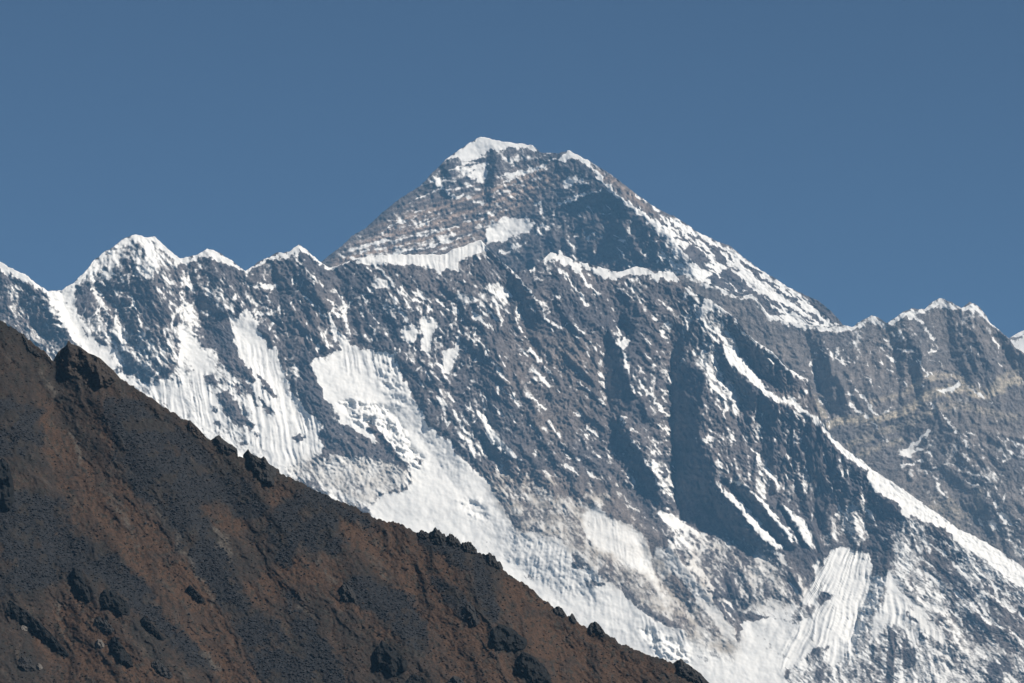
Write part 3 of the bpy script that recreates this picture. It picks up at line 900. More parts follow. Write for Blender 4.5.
def rock_N(wx, wy, X, Y):
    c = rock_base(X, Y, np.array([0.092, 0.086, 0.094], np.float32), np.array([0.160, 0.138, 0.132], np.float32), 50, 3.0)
    t = np.zeros(X.shape, np.float32)
    lay_poly(t, wx, wy, [(500, 330), (600, 340), (600, 420), (560, 460), (520, 420)], 1.0, 25)
    lay_poly(t, wx, wy, [(775, 380), (830, 400), (830, 440), (790, 410)], 0.8, 10)
    lay_poly(t, wx, wy, [(480, 470), (612, 480), (742, 640), (690, 640), (560, 540)], 1.0, 12)
    c = c + t[..., None] * np.array([0.05, 0.035, 0.02], np.float32)
    return c


# ------------------------------------------------------------------ highest pyramid behind the wall
E_lines = [
    [(180, 345, 0), (324, 260, 0), (404, 196, 0), (446, 159, 0), (481, 136.5, 0), (532, 145, 4), (559, 153, 8), (569, 150.5, 10), (588, 160.6, 15), (611, 174.6, 28), (639, 196, 44),
     (675.5, 217, 54), (714, 240, 60), (741.6, 256, 60), (792, 289, 54), (843, 325, 40), (960, 420, 40)],
    [(608, 190, 36), (590, 194, 24), (572, 200, 12), (558, 206, 2)], [(612, 199, 30), (590, 204, 14), (570, 213, 3), (550, 226, -4)],
    [(569, 151, 10), (582, 160, 16), (594, 168, 22), (608, 187, 37), (622, 199, 56), (636, 210, 66), (652, 222, 78), (668, 235, 86), (690, 262, 94), (700, 290, 94)],
    [(557, 157, 6), (548, 175, 0), (534, 187, -8), (517, 210, -13), (505, 235, -14), (495, 262, -14), (490, 330, -14)],
    [(497, 150, 5), (495, 170, 8), (491, 200, 5)], [(489, 152, -2), (487, 172, -4), (483, 202, -2)],
    [(447, 162, 3), (452, 178, 5), (450, 195, 2)], [(441, 170, -4), (440, 182, -5), (444, 195, -3)],
    [(432, 176, 3), (447, 193, 5), (460, 198, 4)], [(422, 190, -4), (428, 200, -4)],
    [(400, 225, 2), (440, 228, 2)], [(340, 260, 2), (400, 262, 2), (450, 262, 2)],
    [(430, 330, 0), (300, 330, 0)], [(720, 262, 70), (760, 290, 66), (800, 315, 56)], [(700, 330, 90), (800, 360, 60)],
]
E_POLY = [
    ([(330, 265), (352, 236), (404, 196), (433, 172), (446, 160), (460, 175), (480, 205), (500, 205), (520, 220), (485, 245), (460, 262), (330, 275)], 0.34, 5),
    ([(446, 160), (481, 137), (540, 150), (570, 150), (560, 165), (530, 190), (505, 210), (480, 205), (462, 195), (450, 180)], 0.44, 4),
    ([(559, 155), (570, 151), (611, 178), (640, 205), (612, 190), (590, 192), (560, 204), (545, 200), (552, 175)], 0.42, 4),
    ([(545, 205), (560, 205), (590, 193), (612, 191), (632, 212), (655, 240), (678, 270), (600, 280), (520, 275), (500, 262), (515, 225)], 0.44, 5),
    ([(650, 216), (676, 217), (714, 240), (742, 256), (792, 289), (843, 325), (828, 330), (792, 326), (765, 318), (752, 296), (724, 292), (690, 279), (660, 274), (676, 262), (664, 240), (646, 222)], 0.80, 3),
    ([(444, 161), (460, 149), (476, 139), (481, 135), (502, 140), (532, 144), (538, 150), (522, 148), (507, 148), (498, 151), (490, 148), (484, 155), (472, 160), (456, 158)], 1.0, 1.0),
    ([(462, 167), (487, 165), (489, 174), (481, 182), (472, 178), (463, 174)], 0.85, 1.5),
    ([(485, 237), (491, 222), (509, 216), (522, 219), (534, 222), (532, 231), (512, 237), (500, 242), (488, 242)], 0.95, 1.8),
    ([(558, 159), (569, 150), (576, 151), (588, 160), (594, 168), (584, 163), (573, 158), (564, 162)], 1.0, 1.0),
    ([(561, 183), (569, 175), (585, 179), (583, 184), (565, 188)], 0.85, 1.5),
    ([(500, 156), (520, 152), (540, 158), (543, 163), (520, 166), (504, 164)], 0.56, 2),
    # rock between the streaks of the long right slope
    ([(685, 247), (695, 245), (706, 254), (712, 262), (702, 263), (690, 262)], 0.1, 1.2),
    ([(712, 249), (721, 251), (726, 262), (716, 261)], 0.1, 1.2),
    ([(704, 279), (714, 273), (724, 281), (735, 290), (722, 288)], 0.1, 1.2),
    ([(718, 273), (730, 269), (742, 279), (754, 289), (742, 292), (730, 284)], 0.15, 1.2),
    ([(694, 263), (706, 264), (712, 272), (702, 270)], 0.2, 1.2),
    ([(737, 296), (752, 290), (764, 297), (776, 309), (786, 314), (770, 315), (758, 306)], 0.15, 1.2),
    ([(652, 212), (658, 214), (666, 226), (662, 228)], 0.2, 1.0),
    ([(806, 302), (815, 305), (830, 314), (840, 323), (832, 324), (818, 312)], 0.15, 1.0),
]
E_LINE = [
    ([(594, 169, 1.3), (608, 187, 1.8), (623, 200, 1.8), (636, 210, 2.2), (652, 222, 3), (668, 233, 4)], 1.0),
    ([(588, 161, 1), (604, 171, 1.2), (611, 176, 1)], 0.7),
    ([(636, 195, 1), (650, 203, 1.3), (660, 211, 1)], 0.8),
    ([(462, 163, 1.5), (476, 162, 1.5), (489, 164, 1.5)], 0.7),
    ([(502, 176, 1.3), (520, 173, 2.0), (545, 167, 1.5)], 0.95),
    ([(433, 176, 1.2), (440, 185, 1.8), (448, 194, 1.8), (456, 198, 1.8), (463, 196, 1.3)], 0.95),
    ([(468, 196, 1), (478, 202, 1.4), (484, 203, 1.5)], 0.8),
    ([(558, 205, 1.8), (572, 199, 1.8), (588, 193, 1.3), (611, 190, 1)], 0.85),
    ([(585, 208, 1), (594, 205, 1.3)], 0.7),
    ([(587, 238, 1.6), (594, 233, 2)], 0.8),
    ([(534, 203, 2), (540, 205, 1.5), (541, 212, 1)], 0.85),
    ([(524, 219, 2.2), (527, 220, 2.2)], 0.8), ([(534, 188, 2), (540, 189, 1.5)], 0.8),
    ([(540, 225, 1.5), (549, 227, 2)], 0.75), ([(510, 250, 1), (520, 245, 1.5), (526, 243, 1)], 0.8),
    ([(498, 252, 1), (512, 252, 2)], 0.85),
    ([(657, 262, 1.3), (659, 259, 1.5)], 0.85),
    ([(645, 255, 1), (655, 246, 1.5), (664, 256, 2.5), (672, 262, 3)], 0.72),
    ([(753, 272, 1.3), (764, 280, 1.6), (773, 285, 1.2)], 0.1),
    ([(773, 287, 1), (786, 296, 1.6), (800, 304, 1.2)], 0.1),
    ([(779, 303, 1), (789, 309, 2.0), (799, 315, 1.5)], 0.1),
    ([(804, 311, 1), (815, 317, 1.5), (823, 323, 1.2)], 0.1),
    ([(668, 219, 1), (676, 227, 1.6), (684, 238, 1)], 0.3),
    ([(690, 232, 1), (704, 242, 1.2), (715, 250, 1)], 0.35),
    ([(740, 262, 1), (752, 270, 1.2)], 0.3),
]


E_STREAKS = (sprinkle(51, [(520, 240), (560, 208), (610, 195), (640, 215), (672, 262), (600, 270), (530, 262)], 75, 28, 28, (3, 10), (0.4, 1.0), (0.5, 0.85))
             + sprinkle(52, [(345, 258), (404, 200), (446, 162), (480, 180), (520, 205), (480, 240), (440, 250)], 60, -17, 5, (8, 36), (0.35, 0.8), (0.5, 0.75))
             + sprinkle(53, [(480, 150), (560, 156), (600, 180), (540, 210), (500, 205)], 45, -12, 14, (4, 14), (0.4, 1.0), (0.5, 0.85))
             + sprinkle(54, [(655, 222), (714, 242), (792, 292), (830, 322), (780, 316), (690, 275)], 40, 36, 6, (6, 22), (0.4, 0.9), (0.05, 0.3)))
E_RIBS = (rib_list(61, [(345, 258), (404, 200), (446, 162), (560, 160), (520, 205), (480, 240), (440, 250)], 24, 66, 14, (8, 22), (0.6, 1.8), (4, 8))
          + rib_list(62, [(520, 240), (560, 208), (610, 195), (640, 215), (672, 262), (600, 270), (530, 262)], 30, 75, 16, (12, 40), (1.5, 3.5), (4, 8)))


def snow_E(wx, wy, X, Y):
    d = np.full(X.shape, 0.35, np.float32)
    for p, v, f in E_POLY:
        lay_poly(d, wx, wy, p, v, f)
    # ledges of the layered rock, rising to the right
    reg = np.zeros(X.shape, np.float32)
    lay_poly(reg, X, Y, [(345, 252), (400, 224), (450, 212), (500, 202), (516, 214), (488, 222), (484, 244), (460, 250), (345, 265)], 1.0, 5)
    q = Y + 0.30 * X + 0.0006 * (X - 430) ** 2 + 1.5 * fbm(X, Y, 30, 3, 0.5, 2.2)
    lay = np.sin(q * 2 * np.pi / 11.5) + 0.6 * np.sin(q * 2 * np.pi / 5.6 + 1)
    d += reg * (0.12 * lay * np.clip(0.7 + 1.2 * fbm(X, Y, 40, 2, 0.5, 9.9), 0, 1.5) + 0.06)
    reg2 = np.zeros(X.shape, np.float32)
    lay_poly(reg2, X, Y, [(446, 160), (481, 140), (560, 155), (530, 190), (480, 205)], 1.0, 5)
    d += reg2 * 0.10 * np.sin((Y + 0.16 * X + 2 * fbm(X, Y, 24, 2)) * 2 * np.pi / 8.0)
    for oy, v, a, b in ((-9, 0.55, 400, 500), (0, 0.75, 362, 508), (7, 0.62, 372, 492), (13, 0.78, 352, 478), (-17, 0.5, 395, 470)):
        xs = np.arange(a, b, 8.0)
        ln = [(q_, 246 - 0.10 * (q_ - 352) - 0.00085 * (q_ - 352) ** 2 + oy + 1.2 * math.sin(q_ * 0.21 + oy), 0.3 + 1.3 * abs(math.sin(q_ * 0.07 + oy * 2.1))) for q_ in xs]
        lay_line(d, X + 0.6 * (wx - X), Y + 0.45 * (wy - Y), ln, v, 0.7)
    for p, v in E_STREAKS:
        lay_line(d, X + 0.5 * (wx - X), Y + 0.5 * (wy - Y), p, v, 0.8)
    for p, v in E_LINE:
        lay_line(d, wx, wy, p, v, 0.9)
    return d, np.zeros(X.shape, np.float32), None, None


def rough_E(X, Y):
    qx = X + 5 * fbm(X, Y, 36, 3, 0.5, 1.6)
    qy = Y + 5 * fbm(X, Y, 36, 3, 0.5, 2.6)
    a1, b1 = rot(qx, qy, 62, 2.0, 1.0)
    a2, b2 = rot(qx, qy, -17, 3.5, 1.0)
    right = sstep(640, 680, X)
    r = 2.4 * ridged(a1, b1, 22, 4, 0.55, 21.0) * (1 - 0.5 * right)
    r += 1.6 * ridged(a2, b2, 11, 4, 0.6, 26.0) * (1 - right)
    a3, b3 = rot(qx, qy, 36, 4.0, 1.0)
    r += right * 3.0 * ridged(a3, b3, 12, 3, 0.5, 23.0)
    r += 2.4 * ridged(qx, qy, 8, 3, 0.6, 29.0)
    dk = sstep(500, 560, X) * sstep(190, 215, Y) * (1 - right)
    r = add_ribs(0.8 * r, X + 1.2 * fbm(X, Y, 7, 2, 0.6, 97.0), Y, E_RIBS)
    return r * (1 + 0.4 * dk) + 0.8 * fbm(X, Y, 3.2, 2, 0.6, 22.0)


def rock_E(wx, wy, X, Y):
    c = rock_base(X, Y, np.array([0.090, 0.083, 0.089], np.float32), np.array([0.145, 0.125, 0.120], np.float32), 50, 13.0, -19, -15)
    t = np.zeros(X.shape, np.float32)
    lay_poly(t, wx, wy, [(330, 262), (400, 212), (460, 195), (540, 165), (560, 180), (520, 205), (470, 245), (330, 270)], 1.0, 10)
    lay_poly(t, wx, wy, [(590, 163), (640, 196), (660, 220), (640, 208), (600, 175)], 1.2, 4)
    q = Y + 0.30 * X + 0.0006 * (X - 430) ** 2 + 1.2 * fbm(X, Y, 30, 3, 0.5, 2.2)
    band = 0.5 + 0.30 * np.sin(q * 2 * np.pi / 14.0) + 0.28 * np.sin(q * 2 * np.pi / 6.3 + 1.3) + 0.25 * fbm(q, X * 0.05, 3.5, 2, 0.6, 19.0)
    lf = 1 - sstep(600, 640, X)
    t = t * (1 - lf + lf * np.clip(2 * band, 0.2, 2.0))
    c = c * (1 + lf * 0.35 * (band - 0.5))[..., None] + t[..., None] * np.array([0.115, 0.080, 0.052], np.float32)
    return c


# ------------------------------------------------------------------ right-hand wall with the folded pale band
L_lines = [
    line_h(LHOTSE, 0),
    [(754, 300, 0), (760, 340, 2), (790, 365, 6), (820, 420, 8)], [(820, 335, 3), (830, 365, 5), (846, 400, 4)], [(806, 335, -4), (815, 370, -6), (830, 410, -6)],
    [(905, 316, 4), (912, 340, 8), (922, 365, 8), (930, 390, 4)], [(886, 330, -5), (893, 355, -6), (900, 380, -4)],
    [(970, 306, 3), (976, 335, 9), (990, 365, 9)], [(945, 310, -3), (950, 345, -4), (955, 375, -3)], [(1000, 335, -5), (1010, 365, -8), (1024, 380, -10)],
    [(855, 385, 6), (872, 409, 7), (880, 430, 5)], [(936, 405, 6), (953, 426, 8), (970, 450, 6)], [(890, 425, -4), (905, 445, -4), (925, 470, -3)],
    [(1000, 420, 5), (1020, 450, 6), (1050, 480, 4)], [(985, 500, 6), (1005, 515, 10), (1030, 535, 10)], [(940, 470, -4), (960, 500, -5), (990, 535, -4)],
    [(700, 720, 20), (900, 720, 20), (1180, 720, 20)], [(1180, 420, 0), (1180, 700, 20)], [(600, 420, 0), (640, 700, 10)],
]
L_POLY = [
    ([(843, 322), (888, 320), (940, 298), (985, 310), (1010, 340), (980, 345), (930, 345), (870, 350), (843, 345)], 0.27, 6),
    ([(900, 440), (960, 435), (1030, 420), (1180, 440), (1180, 560), (1030, 560), (960, 520), (900, 480)], 0.33, 10),
    ([(930, 480), (960, 490), (985, 480), (1024, 470), (1024, 500), (960, 520), (930, 505)], 0.2, 8),
    ([(937, 393), (945, 389), (953, 385), (957, 380), (961, 385), (955, 391), (948, 393)], 1.0, 1.0),
    ([(898, 450), (909, 447), (924, 448), (916, 454), (908, 457), (898, 455)], 0.95, 1.3),
    ([(996, 512), (1004, 513), (1012, 521), (1020, 528), (1010, 526), (1000, 518)], 0.92, 1.5),
    ([(986, 518), (994, 522), (1001, 533), (992, 530)], 0.85, 1.5),
    ([(970, 510), (985, 520), (990, 532), (978, 524)], 0.55, 3),
    ([(1010, 548), (1024, 545), (1030, 560), (1015, 560)], 0.6, 4),
]
L_LINE = [
    ([(690, 276, 3), (703, 284, 3), (724, 291, 2.5), (736, 298, 2), (754, 296, 2), (768, 317, 2), (792, 324, 3), (812, 327, 3), (830, 329, 2.5), (843, 328, 3), (853, 329, 2.5), (862, 323, 3), (872, 319, 4.5), (884, 325, 3), (890, 325, 2), (901, 316, 2.5),
      (912, 312, 3), (924, 312, 2), (930, 306, 2.5), (940, 302, 4), (952, 306, 4), (961, 309, 2), (970, 306, 4), (980, 310, 3), (990, 323, 1.2), (1000, 332, 1.2), (1009, 340, 1)], 0.78),
    ([(908, 312, 1), (916, 317, 1.5), (922, 322, 1)], 0.8),
    ([(926, 329, 1), (931, 336, 1.2), (935, 340, 1.2)], 0.9),
    ([(901, 331, 1.2), (898, 336, 1.2)], 0.8),
    ([(897, 351, 1), (911, 351, 1.6), (917, 353, 1)], 0.7), ([(930, 353, 1.3), (938, 349, 1.2)], 0.7),
    ([(918, 359, 1), (924, 368, 1.3), (928, 378, 1)], 0.85), ([(891, 358, 1.5), (896, 362, 1)], 0.8),
    ([(993, 340, 1), (999, 346, 1.3)], 0.85), ([(985, 328, 1), (992, 333, 1)], 0.75),
    ([(812, 348, 1.6), (818, 356, 1.2), (810, 365, 1)], 0.7), ([(838, 348, 1.5), (838, 358, 1.5), (844, 365, 1)], 0.7),
    ([(855, 387, 1.2), (863, 397, 1.3), (872, 410, 1.2), (880, 417, 1)], 0.9),
    ([(850, 406, 1), (861, 412, 1.6), (868, 418, 1.2), (876, 428, 1)], 0.85),
    ([(879, 416, 1), (886, 411, 1.3), (896, 408, 1)], 0.75),
    ([(968, 385, 1), (976, 392, 1.2), (985, 398, 1.3)], 0.9), ([(987, 402, 1), (993, 403, 1.2)], 0.95),
    ([(940, 411, 1.2), (946, 419, 1.3), (953, 427, 1.2), (961, 437, 1.3), (969, 449, 1)], 0.85),
    ([(929, 431, 1.6), (920, 438, 1.6), (909, 449, 1.8)], 0.95),
    ([(903, 465, 1.3), (912, 464, 1.8), (921, 461, 1.2)], 0.9),
    ([(930, 404, 1), (935, 407, 1)], 0.8), ([(882, 438, 1), (888, 443, 1.3)], 0.8),
    ([(1008, 438, 1), (1016, 443, 1.2), (1024, 448, 1)], 0.85),
    ([(986, 498, 1.5), (990, 495, 1.3)], 0.8), ([(995, 503, 1.8), (998, 506, 1.5)], 0.8),
    ([(792, 398, 1), (800, 400, 1)], 0.5), ([(818, 398, 1), (824, 404, 1.2)], 0.6),
    ([(960, 467, 1), (972, 468, 1.5), (978, 466, 1)], 0.6),
    ([(946, 464, 1.5), (950, 466, 2)], 0.55), ([(955, 446, 1), (956, 450, 1.5)], 0.6),
]
TAN = [  # folded pale beds (x, y, half width), strength
    ([(820, 430, 4), (840, 421, 4), (858, 420, 4), (880, 419, 4), (905, 412, 4), (920, 402, 4), (930, 393, 5), (950, 390, 4.5), (966, 390, 4), (984, 397, 3.5), (996, 391, 4), (1008, 382, 5), (1024, 379, 5), (1060, 374, 5), (1120, 390, 5)], 1.0),
    ([(915, 385, 3), (925, 378, 3), (945, 375, 2.5), (958, 378, 2.5), (970, 385, 2.5), (985, 394, 2), (1000, 378, 2), (1014, 372, 2), (1040, 368, 2)], 0.8),
    ([(850, 445, 4), (870, 436, 4), (890, 430, 4), (915, 420, 4), (935, 408, 4), (955, 405, 4), (985, 412, 4), (1015, 418, 4)], 0.45),
    ([(870, 402, 2), (890, 398, 2), (905, 393, 2), (915, 386, 2)], 0.6),
    ([(860, 455, 3), (880, 446, 3), (900, 441, 3)], 0.5),
    ([(795, 385, 5), (810, 398, 6), (822, 415, 6)], 0.7),
    ([(940, 505, 10), (960, 515, 9)], 0.35), ([(980, 492, 2), (979, 510, 3)], 0.5),
]


Z_L1 = [(850, 335), (1000, 345), (1024, 375), (920, 385), (850, 390), (800, 340)]
Z_L2 = [(890, 450), (960, 420), (1040, 420), (1060, 560), (1000, 540), (930, 500)]
L_STREAKS = (sprinkle(71, Z_L1, 55, 58, 22, (3, 11), (0.35, 0.85), (0.45, 0.8)) + sprinkle(72, Z_L2, 110, 20, 34, (3, 9), (0.35, 0.9), (0.45, 0.8))
             + sprinkle(73, [(780, 345), (850, 345), (850, 430), (820, 420)], 26, 55, 22, (3, 12), (0.35, 0.8), (0.45, 0.75)))
L_RIBS = (rib_list(81, Z_L1, 46, 86, 9, (15, 50), (1.0, 3.0), (4, 9)) + rib_list(82, Z_L2, 30, 50, 14, (15, 50), (1.0, 2.6), (4, 9))
          + rib_list(83, [(770, 330), (850, 335), (850, 430), (820, 420)], 24, 82, 10, (15, 50), (1.0, 3.0), (4, 8)))


def snow_L(wx, wy, X, Y):
    d = np.full(X.shape, 0.17, np.float32)
    for p, v, f in L_POLY:
        lay_poly(d, wx, wy, p, v, f)
    for p, v in L_STREAKS:
        lay_line(d, X + 0.5 * (wx - X), Y + 0.5 * (wy - Y), p, v, 0.8)
    for p, v in L_LINE:
        lay_line(d, wx, wy, p, v, 0.9)
    return d, np.zeros(X.shape, np.float32), None, None


def rough_L(X, Y):
    qx = X + 5 * fbm(X, Y, 36, 3, 0.5, 4.6)
    qy = Y + 5 * fbm(X, Y, 36, 3, 0.5, 5.6)
    a1, b1 = rot(qx, qy, 84, 2.8, 1.0)
    a2, b2 = rot(qx, qy, 48, 2.6, 1.0)
    r = 2.6 * ridged(a1, b1, 18, 5, 0.6, 31.0) + 2.0 * ridged(a2, b2, 16, 5, 0.6, 36.0)
    r += 1.6 * ridged(qx, qy, 8, 4, 0.65, 39.0)
    r = add_ribs(0.8 * r, X + 1.2 * fbm(X, Y, 7, 2, 0.6, 98.0), Y, L_RIBS)
    return r + 0.6 * fbm(X, Y, 3.2, 2, 0.6, 32.0)


def rock_L(wx, wy, X, Y):
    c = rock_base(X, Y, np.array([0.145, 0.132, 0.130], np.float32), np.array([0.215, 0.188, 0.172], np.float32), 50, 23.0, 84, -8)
    t = np.zeros(X.shape, np.float32)
    for p, v in TAN:
        q = np.zeros(X.shape, np.float32)
        lay_line(q, X + 0.5 * (wx - X), Y + 0.5 * (wy - Y), p, v, 2.4)
        t = np.maximum(t, q)
    q = wy + 2 * fbm(X, Y, 20, 2)
    t *= np.clip(0.85 + 0.3 * np.sin(q * 2 * np.pi / 4.2) + 0.2 * fbm(X, Y, 9, 2), 0.3, 1.3)
    return c + t[..., None] * np.array([0.32, 0.275, 0.19], np.float32)


mat_mtn = mountain_material('snow_and_rock', 0.10, 6.0)

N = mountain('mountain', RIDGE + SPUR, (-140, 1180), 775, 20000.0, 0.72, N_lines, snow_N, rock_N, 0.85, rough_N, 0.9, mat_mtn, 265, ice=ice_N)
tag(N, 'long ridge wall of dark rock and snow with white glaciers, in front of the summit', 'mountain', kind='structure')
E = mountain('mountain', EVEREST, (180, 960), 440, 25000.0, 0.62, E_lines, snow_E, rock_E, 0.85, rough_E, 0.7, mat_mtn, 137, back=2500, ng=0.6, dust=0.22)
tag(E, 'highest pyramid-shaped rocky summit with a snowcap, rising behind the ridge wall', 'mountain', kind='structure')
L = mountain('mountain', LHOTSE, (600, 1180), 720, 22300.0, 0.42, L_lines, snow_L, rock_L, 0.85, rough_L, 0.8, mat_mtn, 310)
tag(L, 'grey rock wall crossed by a folded pale band, below the right-hand peaks', 'mountain', kind='structure')


def snow_R(wx, wy, X, Y):
    d = np.full(X.shape, 0.9, np.float32)
    lay_line(d, wx, wy, [(1000, 344, 1.5), (1014, 339, 1.3), (1024, 336, 1.2), (1050, 332, 2)], 0.1, 1)
    return d, np.zeros(X.shape, np.float32), None, None


FAR = [(980, 362), (1000, 345), (1008, 339), (1016, 334), (1024, 330), (1045, 318), (1070, 300), (1110, 310), (1180, 330)]
FR = mountain('mountain', FAR, (980, 1180), 480, 27000.0, 0.7, [line_h(FAR, 0), [(990, 420, 0), (1170, 420, 0)]], snow_R, rock_L, 1.2, rough_L, 0.4, mat_mtn, 330)
tag(FR, 'snowy shoulder of a far peak peeping out at the right edge', 'mountain', kind='structure')

# ------------------------------------------------------------------ the brown hillside in front
HILL = [(-60, 300), (-30, 310), (0, 320), (15, 328), (29, 340), (44, 351), (54, 361), (66, 366), (80, 368), (100, 373), (120, 379), (138, 389), (152, 399), (176, 414), (190, 423), (202, 435), (211, 441),
        (224, 449), (240, 456), (262, 466), (275, 470), (300, 481.5), (311, 488), (332, 498), (358, 508), (373, 517), (390, 521.6), (405, 525), (417, 533), (432, 535), (449, 540), (469, 549),
        (484, 556), (494, 561), (514, 578), (532, 588), (543, 599.5), (558, 611), (573, 619), (587, 628), (604, 632), (622, 644), (645, 653.5), (668, 661), (682, 668), (697, 677), (712, 687), (760, 725), (840, 790), (930, 860), (960, 880)]
HD0, HSL = 3000.0, 1.25
HP = HD0 / F
SCREE = [
    [(95, 400), (125, 398), (160, 415), (195, 440), (215, 458), (250, 490), (268, 510), (250, 522), (232, 508), (220, 498), (200, 500), (198, 512), (212, 530), (235, 560), (245, 585), (245, 608), (228, 613), (210, 592), (190, 565), (172, 535), (150, 505), (128, 480), (115, 455), (112, 430), (100, 415)],
    [(280, 500), (300, 493), (318, 497), (332, 515), (337, 530), (345, 545), (332, 553), (300, 545), (290, 570), (276, 560), (268, 530)],
    [(0, 494), (40, 488), (66, 505), (72, 530), (95, 548), (118, 562), (152, 591), (168, 622), (200, 648), (215, 668), (200, 668), (170, 645), (148, 615), (125, 608), (105, 585), (85, 574), (60, 578), (30, 590), (0, 598)],
    [(345, 580), (360, 574), (383, 582), (409, 591), (421, 620), (428, 650), (415, 650), (397, 634), (376, 617), (355, 602)],
    [(232, 622), (262, 613), (285, 632), (300, 655), (330, 690), (270, 690), (245, 655)],
    [(285, 590), (296, 592), (312, 628), (335, 650), (350, 690), (312, 690), (300, 650), (290, 620)],
    [(417, 534), (450, 540), (496, 562), (500, 575), (470, 570), (440, 552), (420, 545)],
    [(430, 574), (450, 584), (470, 605), (478, 625), (462, 622), (445, 600)],
    [(300, 484), (335, 501), (370, 518), (372, 528), (340, 515), (305, 494)],
    [(-60, 395), (0, 400), (40, 412), (45, 440), (20, 455), (-60, 455)],
    [(470, 560), (486, 570), (500, 610), (492, 625), (478, 600)],
]
HEATH = [  # rusty ground
    [(15, 412), (45, 415), (70, 440), (110, 470), (150, 510), (190, 570), (230, 615), (280, 690), (225, 690), (170, 622), (118, 560), (70, 500), (45, 460)],
    [(100, 430), (112, 430), (118, 460), (108, 455)], [(198, 500), (212, 502), (230, 512), (250, 520), (240, 540), (215, 528)], [(262, 505), (285, 485), (310, 488), (300, 495), (275, 510)],
    [(245, 585), (275, 565), (330, 555), (345, 575), (400, 640), (380, 640), (330, 600), (300, 590), (280, 600), (262, 612), (248, 605)],
    [(340, 520), (400, 525), (450, 560), (470, 600), (500, 650), (530, 690), (440, 690), (425, 640), (405, 590), (360, 560), (345, 540)],
    [(500, 575), (560, 612), (620, 645), (680, 668), (760, 725), (760, 780), (560, 720), (520, 640), (500, 610)],
    [(70, 590), (100, 605), (150, 660), (190, 690), (60, 690), (30, 640)],
    [(0, 525), (30, 520), (30, 560), (0, 570)],
]
H_lines = [
    line_h(HILL, 0),
    [(2, 610, 2), (20, 590, 12), (45, 576, 14), (72, 568, 12), (90, 585, 10), (120, 612, 8), (150, 645, 6), (185, 690, 4)],
    [(0, 622, -10), (25, 625, -12), (50, 640, -12), (72, 660, -10)], [(72, 556, -5), (100, 570, -5), (140, 600, -4)],
    [(70, 372, 4), (120, 420, 8), (160, 470, 8), (200, 530, 5), (240, 600, 4)], [(130, 395, -4), (180, 435, -6), (225, 490, -8), (260, 560, -8), (285, 620, -6)],
    [(20, 350, -6), (50, 400, -10), (90, 460, -12), (150, 550, -10), (220, 650, -8)], [(0, 400, 6), (30, 450, 10), (70, 520, 8)],
    [(300, 484, 2), (330, 530, 8), (370, 590, 10), (420, 660, 8)], [(360, 512, -2), (400, 570, -6), (440, 640, -8), (470, 690, -8)],
    [(440, 540, 4), (480, 600, 10), (530, 660, 10), (560, 690, 8)], [(520, 584, 0), (560, 640, -5), (610, 690, -6)],
    [(250, 470, 4), (290, 540, 6), (330, 620, 4)], [(-60, 690, 10), (0, 690, 6)], [(0, 760, 0), (400, 800, 0), (800, 850, 0)],
]
hx = np.arange(-60, 961, 0.85)
hyt = np.interp(hx, [p[0] for p in HILL], [p[1] for p in HILL])
hyt0 = hyt.copy()
hyt = hyt + 1.7 * fbm(hx, hx * 0 + 1.7, 6.0, 3, 0.6) + 0.6 * fbm(hx, hx * 0 + 4.7, 2.2, 2, 0.6)
HNR = 700
HX = np.broadcast_to(hx, (HNR, len(hx))).astype(np.float32)
hv = np.linspace(0, 1, HNR)[:, None]
HY = (hyt[None, :] + hv * (885 - hyt)[None, :]).astype(np.float32)
hmem = membrane(-60, 960, 260, 900, 2.0, H_lines)
HWX = HX + 5 * fbm(HX, HY, 18, 4, 0.6, 53.0)
HWY = HY + 5 * fbm(HX, HY, 18, 4, 0.6, 57.0)
scree_f = np.zeros(HX.shape, np.float32)
heath_f = np.full(HX.shape, 0.25, np.float32)
for p in HEATH:
    lay_poly(heath_f, HWX, HWY, p, 1.0, 7)
for p in SCREE:
    lay_poly(scree_f, HWX, HWY, p, 1.0, 4)
    lay_poly(heath_f, HWX, HWY, p, 0.0, 5)
scree_f = scree_f * np.clip(sstep(-0.62, -0.05, fbm(HX, HY, 22, 4, 0.6, 64.0) + 0.3 * fbm(HX, HY, 5, 2, 0.6, 65.0)), 0.0, 1)
ha, hb = rot(HX + 5 * fbm(HX, HY, 30, 3, 0.5, 61), HY + 5 * fbm(HX, HY, 30, 3, 0.5, 63), 52, 2.8, 1.0)
HT = sample(hmem, -60, 260, 2.0, HX, HY)
rk = ridged(ha, hb, 24, 4, 0.55, 41.0)
HT = HT + (6.0 * rk + 1.3 * fbm(HX, HY, 7, 3, 0.6, 45.0)) * (1 - 0.6 * scree_f) * sstep(0, 10, HY - hyt[None, :])
HT = HT + 0.5 * fbm(HX, HY, 2.6, 2, 0.6, 47.0) * sstep(0, 4, HY - hyt[None, :])
HT = HT + HSL * (HY - hyt0[None, :])
HDEP = HD0 + 0.25 * (400 - HX) - HP * HT
hface = at(HX, HY, HDEP)
hbk = []
for i in range(10, 0, -1):
    d = 400 * (i / 10) ** 1.4
    q = hface[0].copy()
    q[:, 1] += d
    q[:, 2] -= d * 0.7 + 0.05 * d * fbm(hx, hx * 0 + i * 2.0, 40.0, 3)
    hbk.append(q)
hfoot = []
for i in range(1, 5):
    q = hface[-1].copy()
    t = i / 4
    q[:, 2] = q[:, 2] * (1 - t) + (-6) * t
    q[:, 1] -= 60 * t
    hfoot.append(q)
spot = fbm(HX, HY, 5.0, 3, 0.65, 71.0)
broad = fbm(HX, HY, 42.0, 4, 0.55, 73.0)
streak = fbm(ha, hb, 9.0, 3, 0.6, 75.0)
c_dark = np.array([0.030, 0.027, 0.025], np.float32)
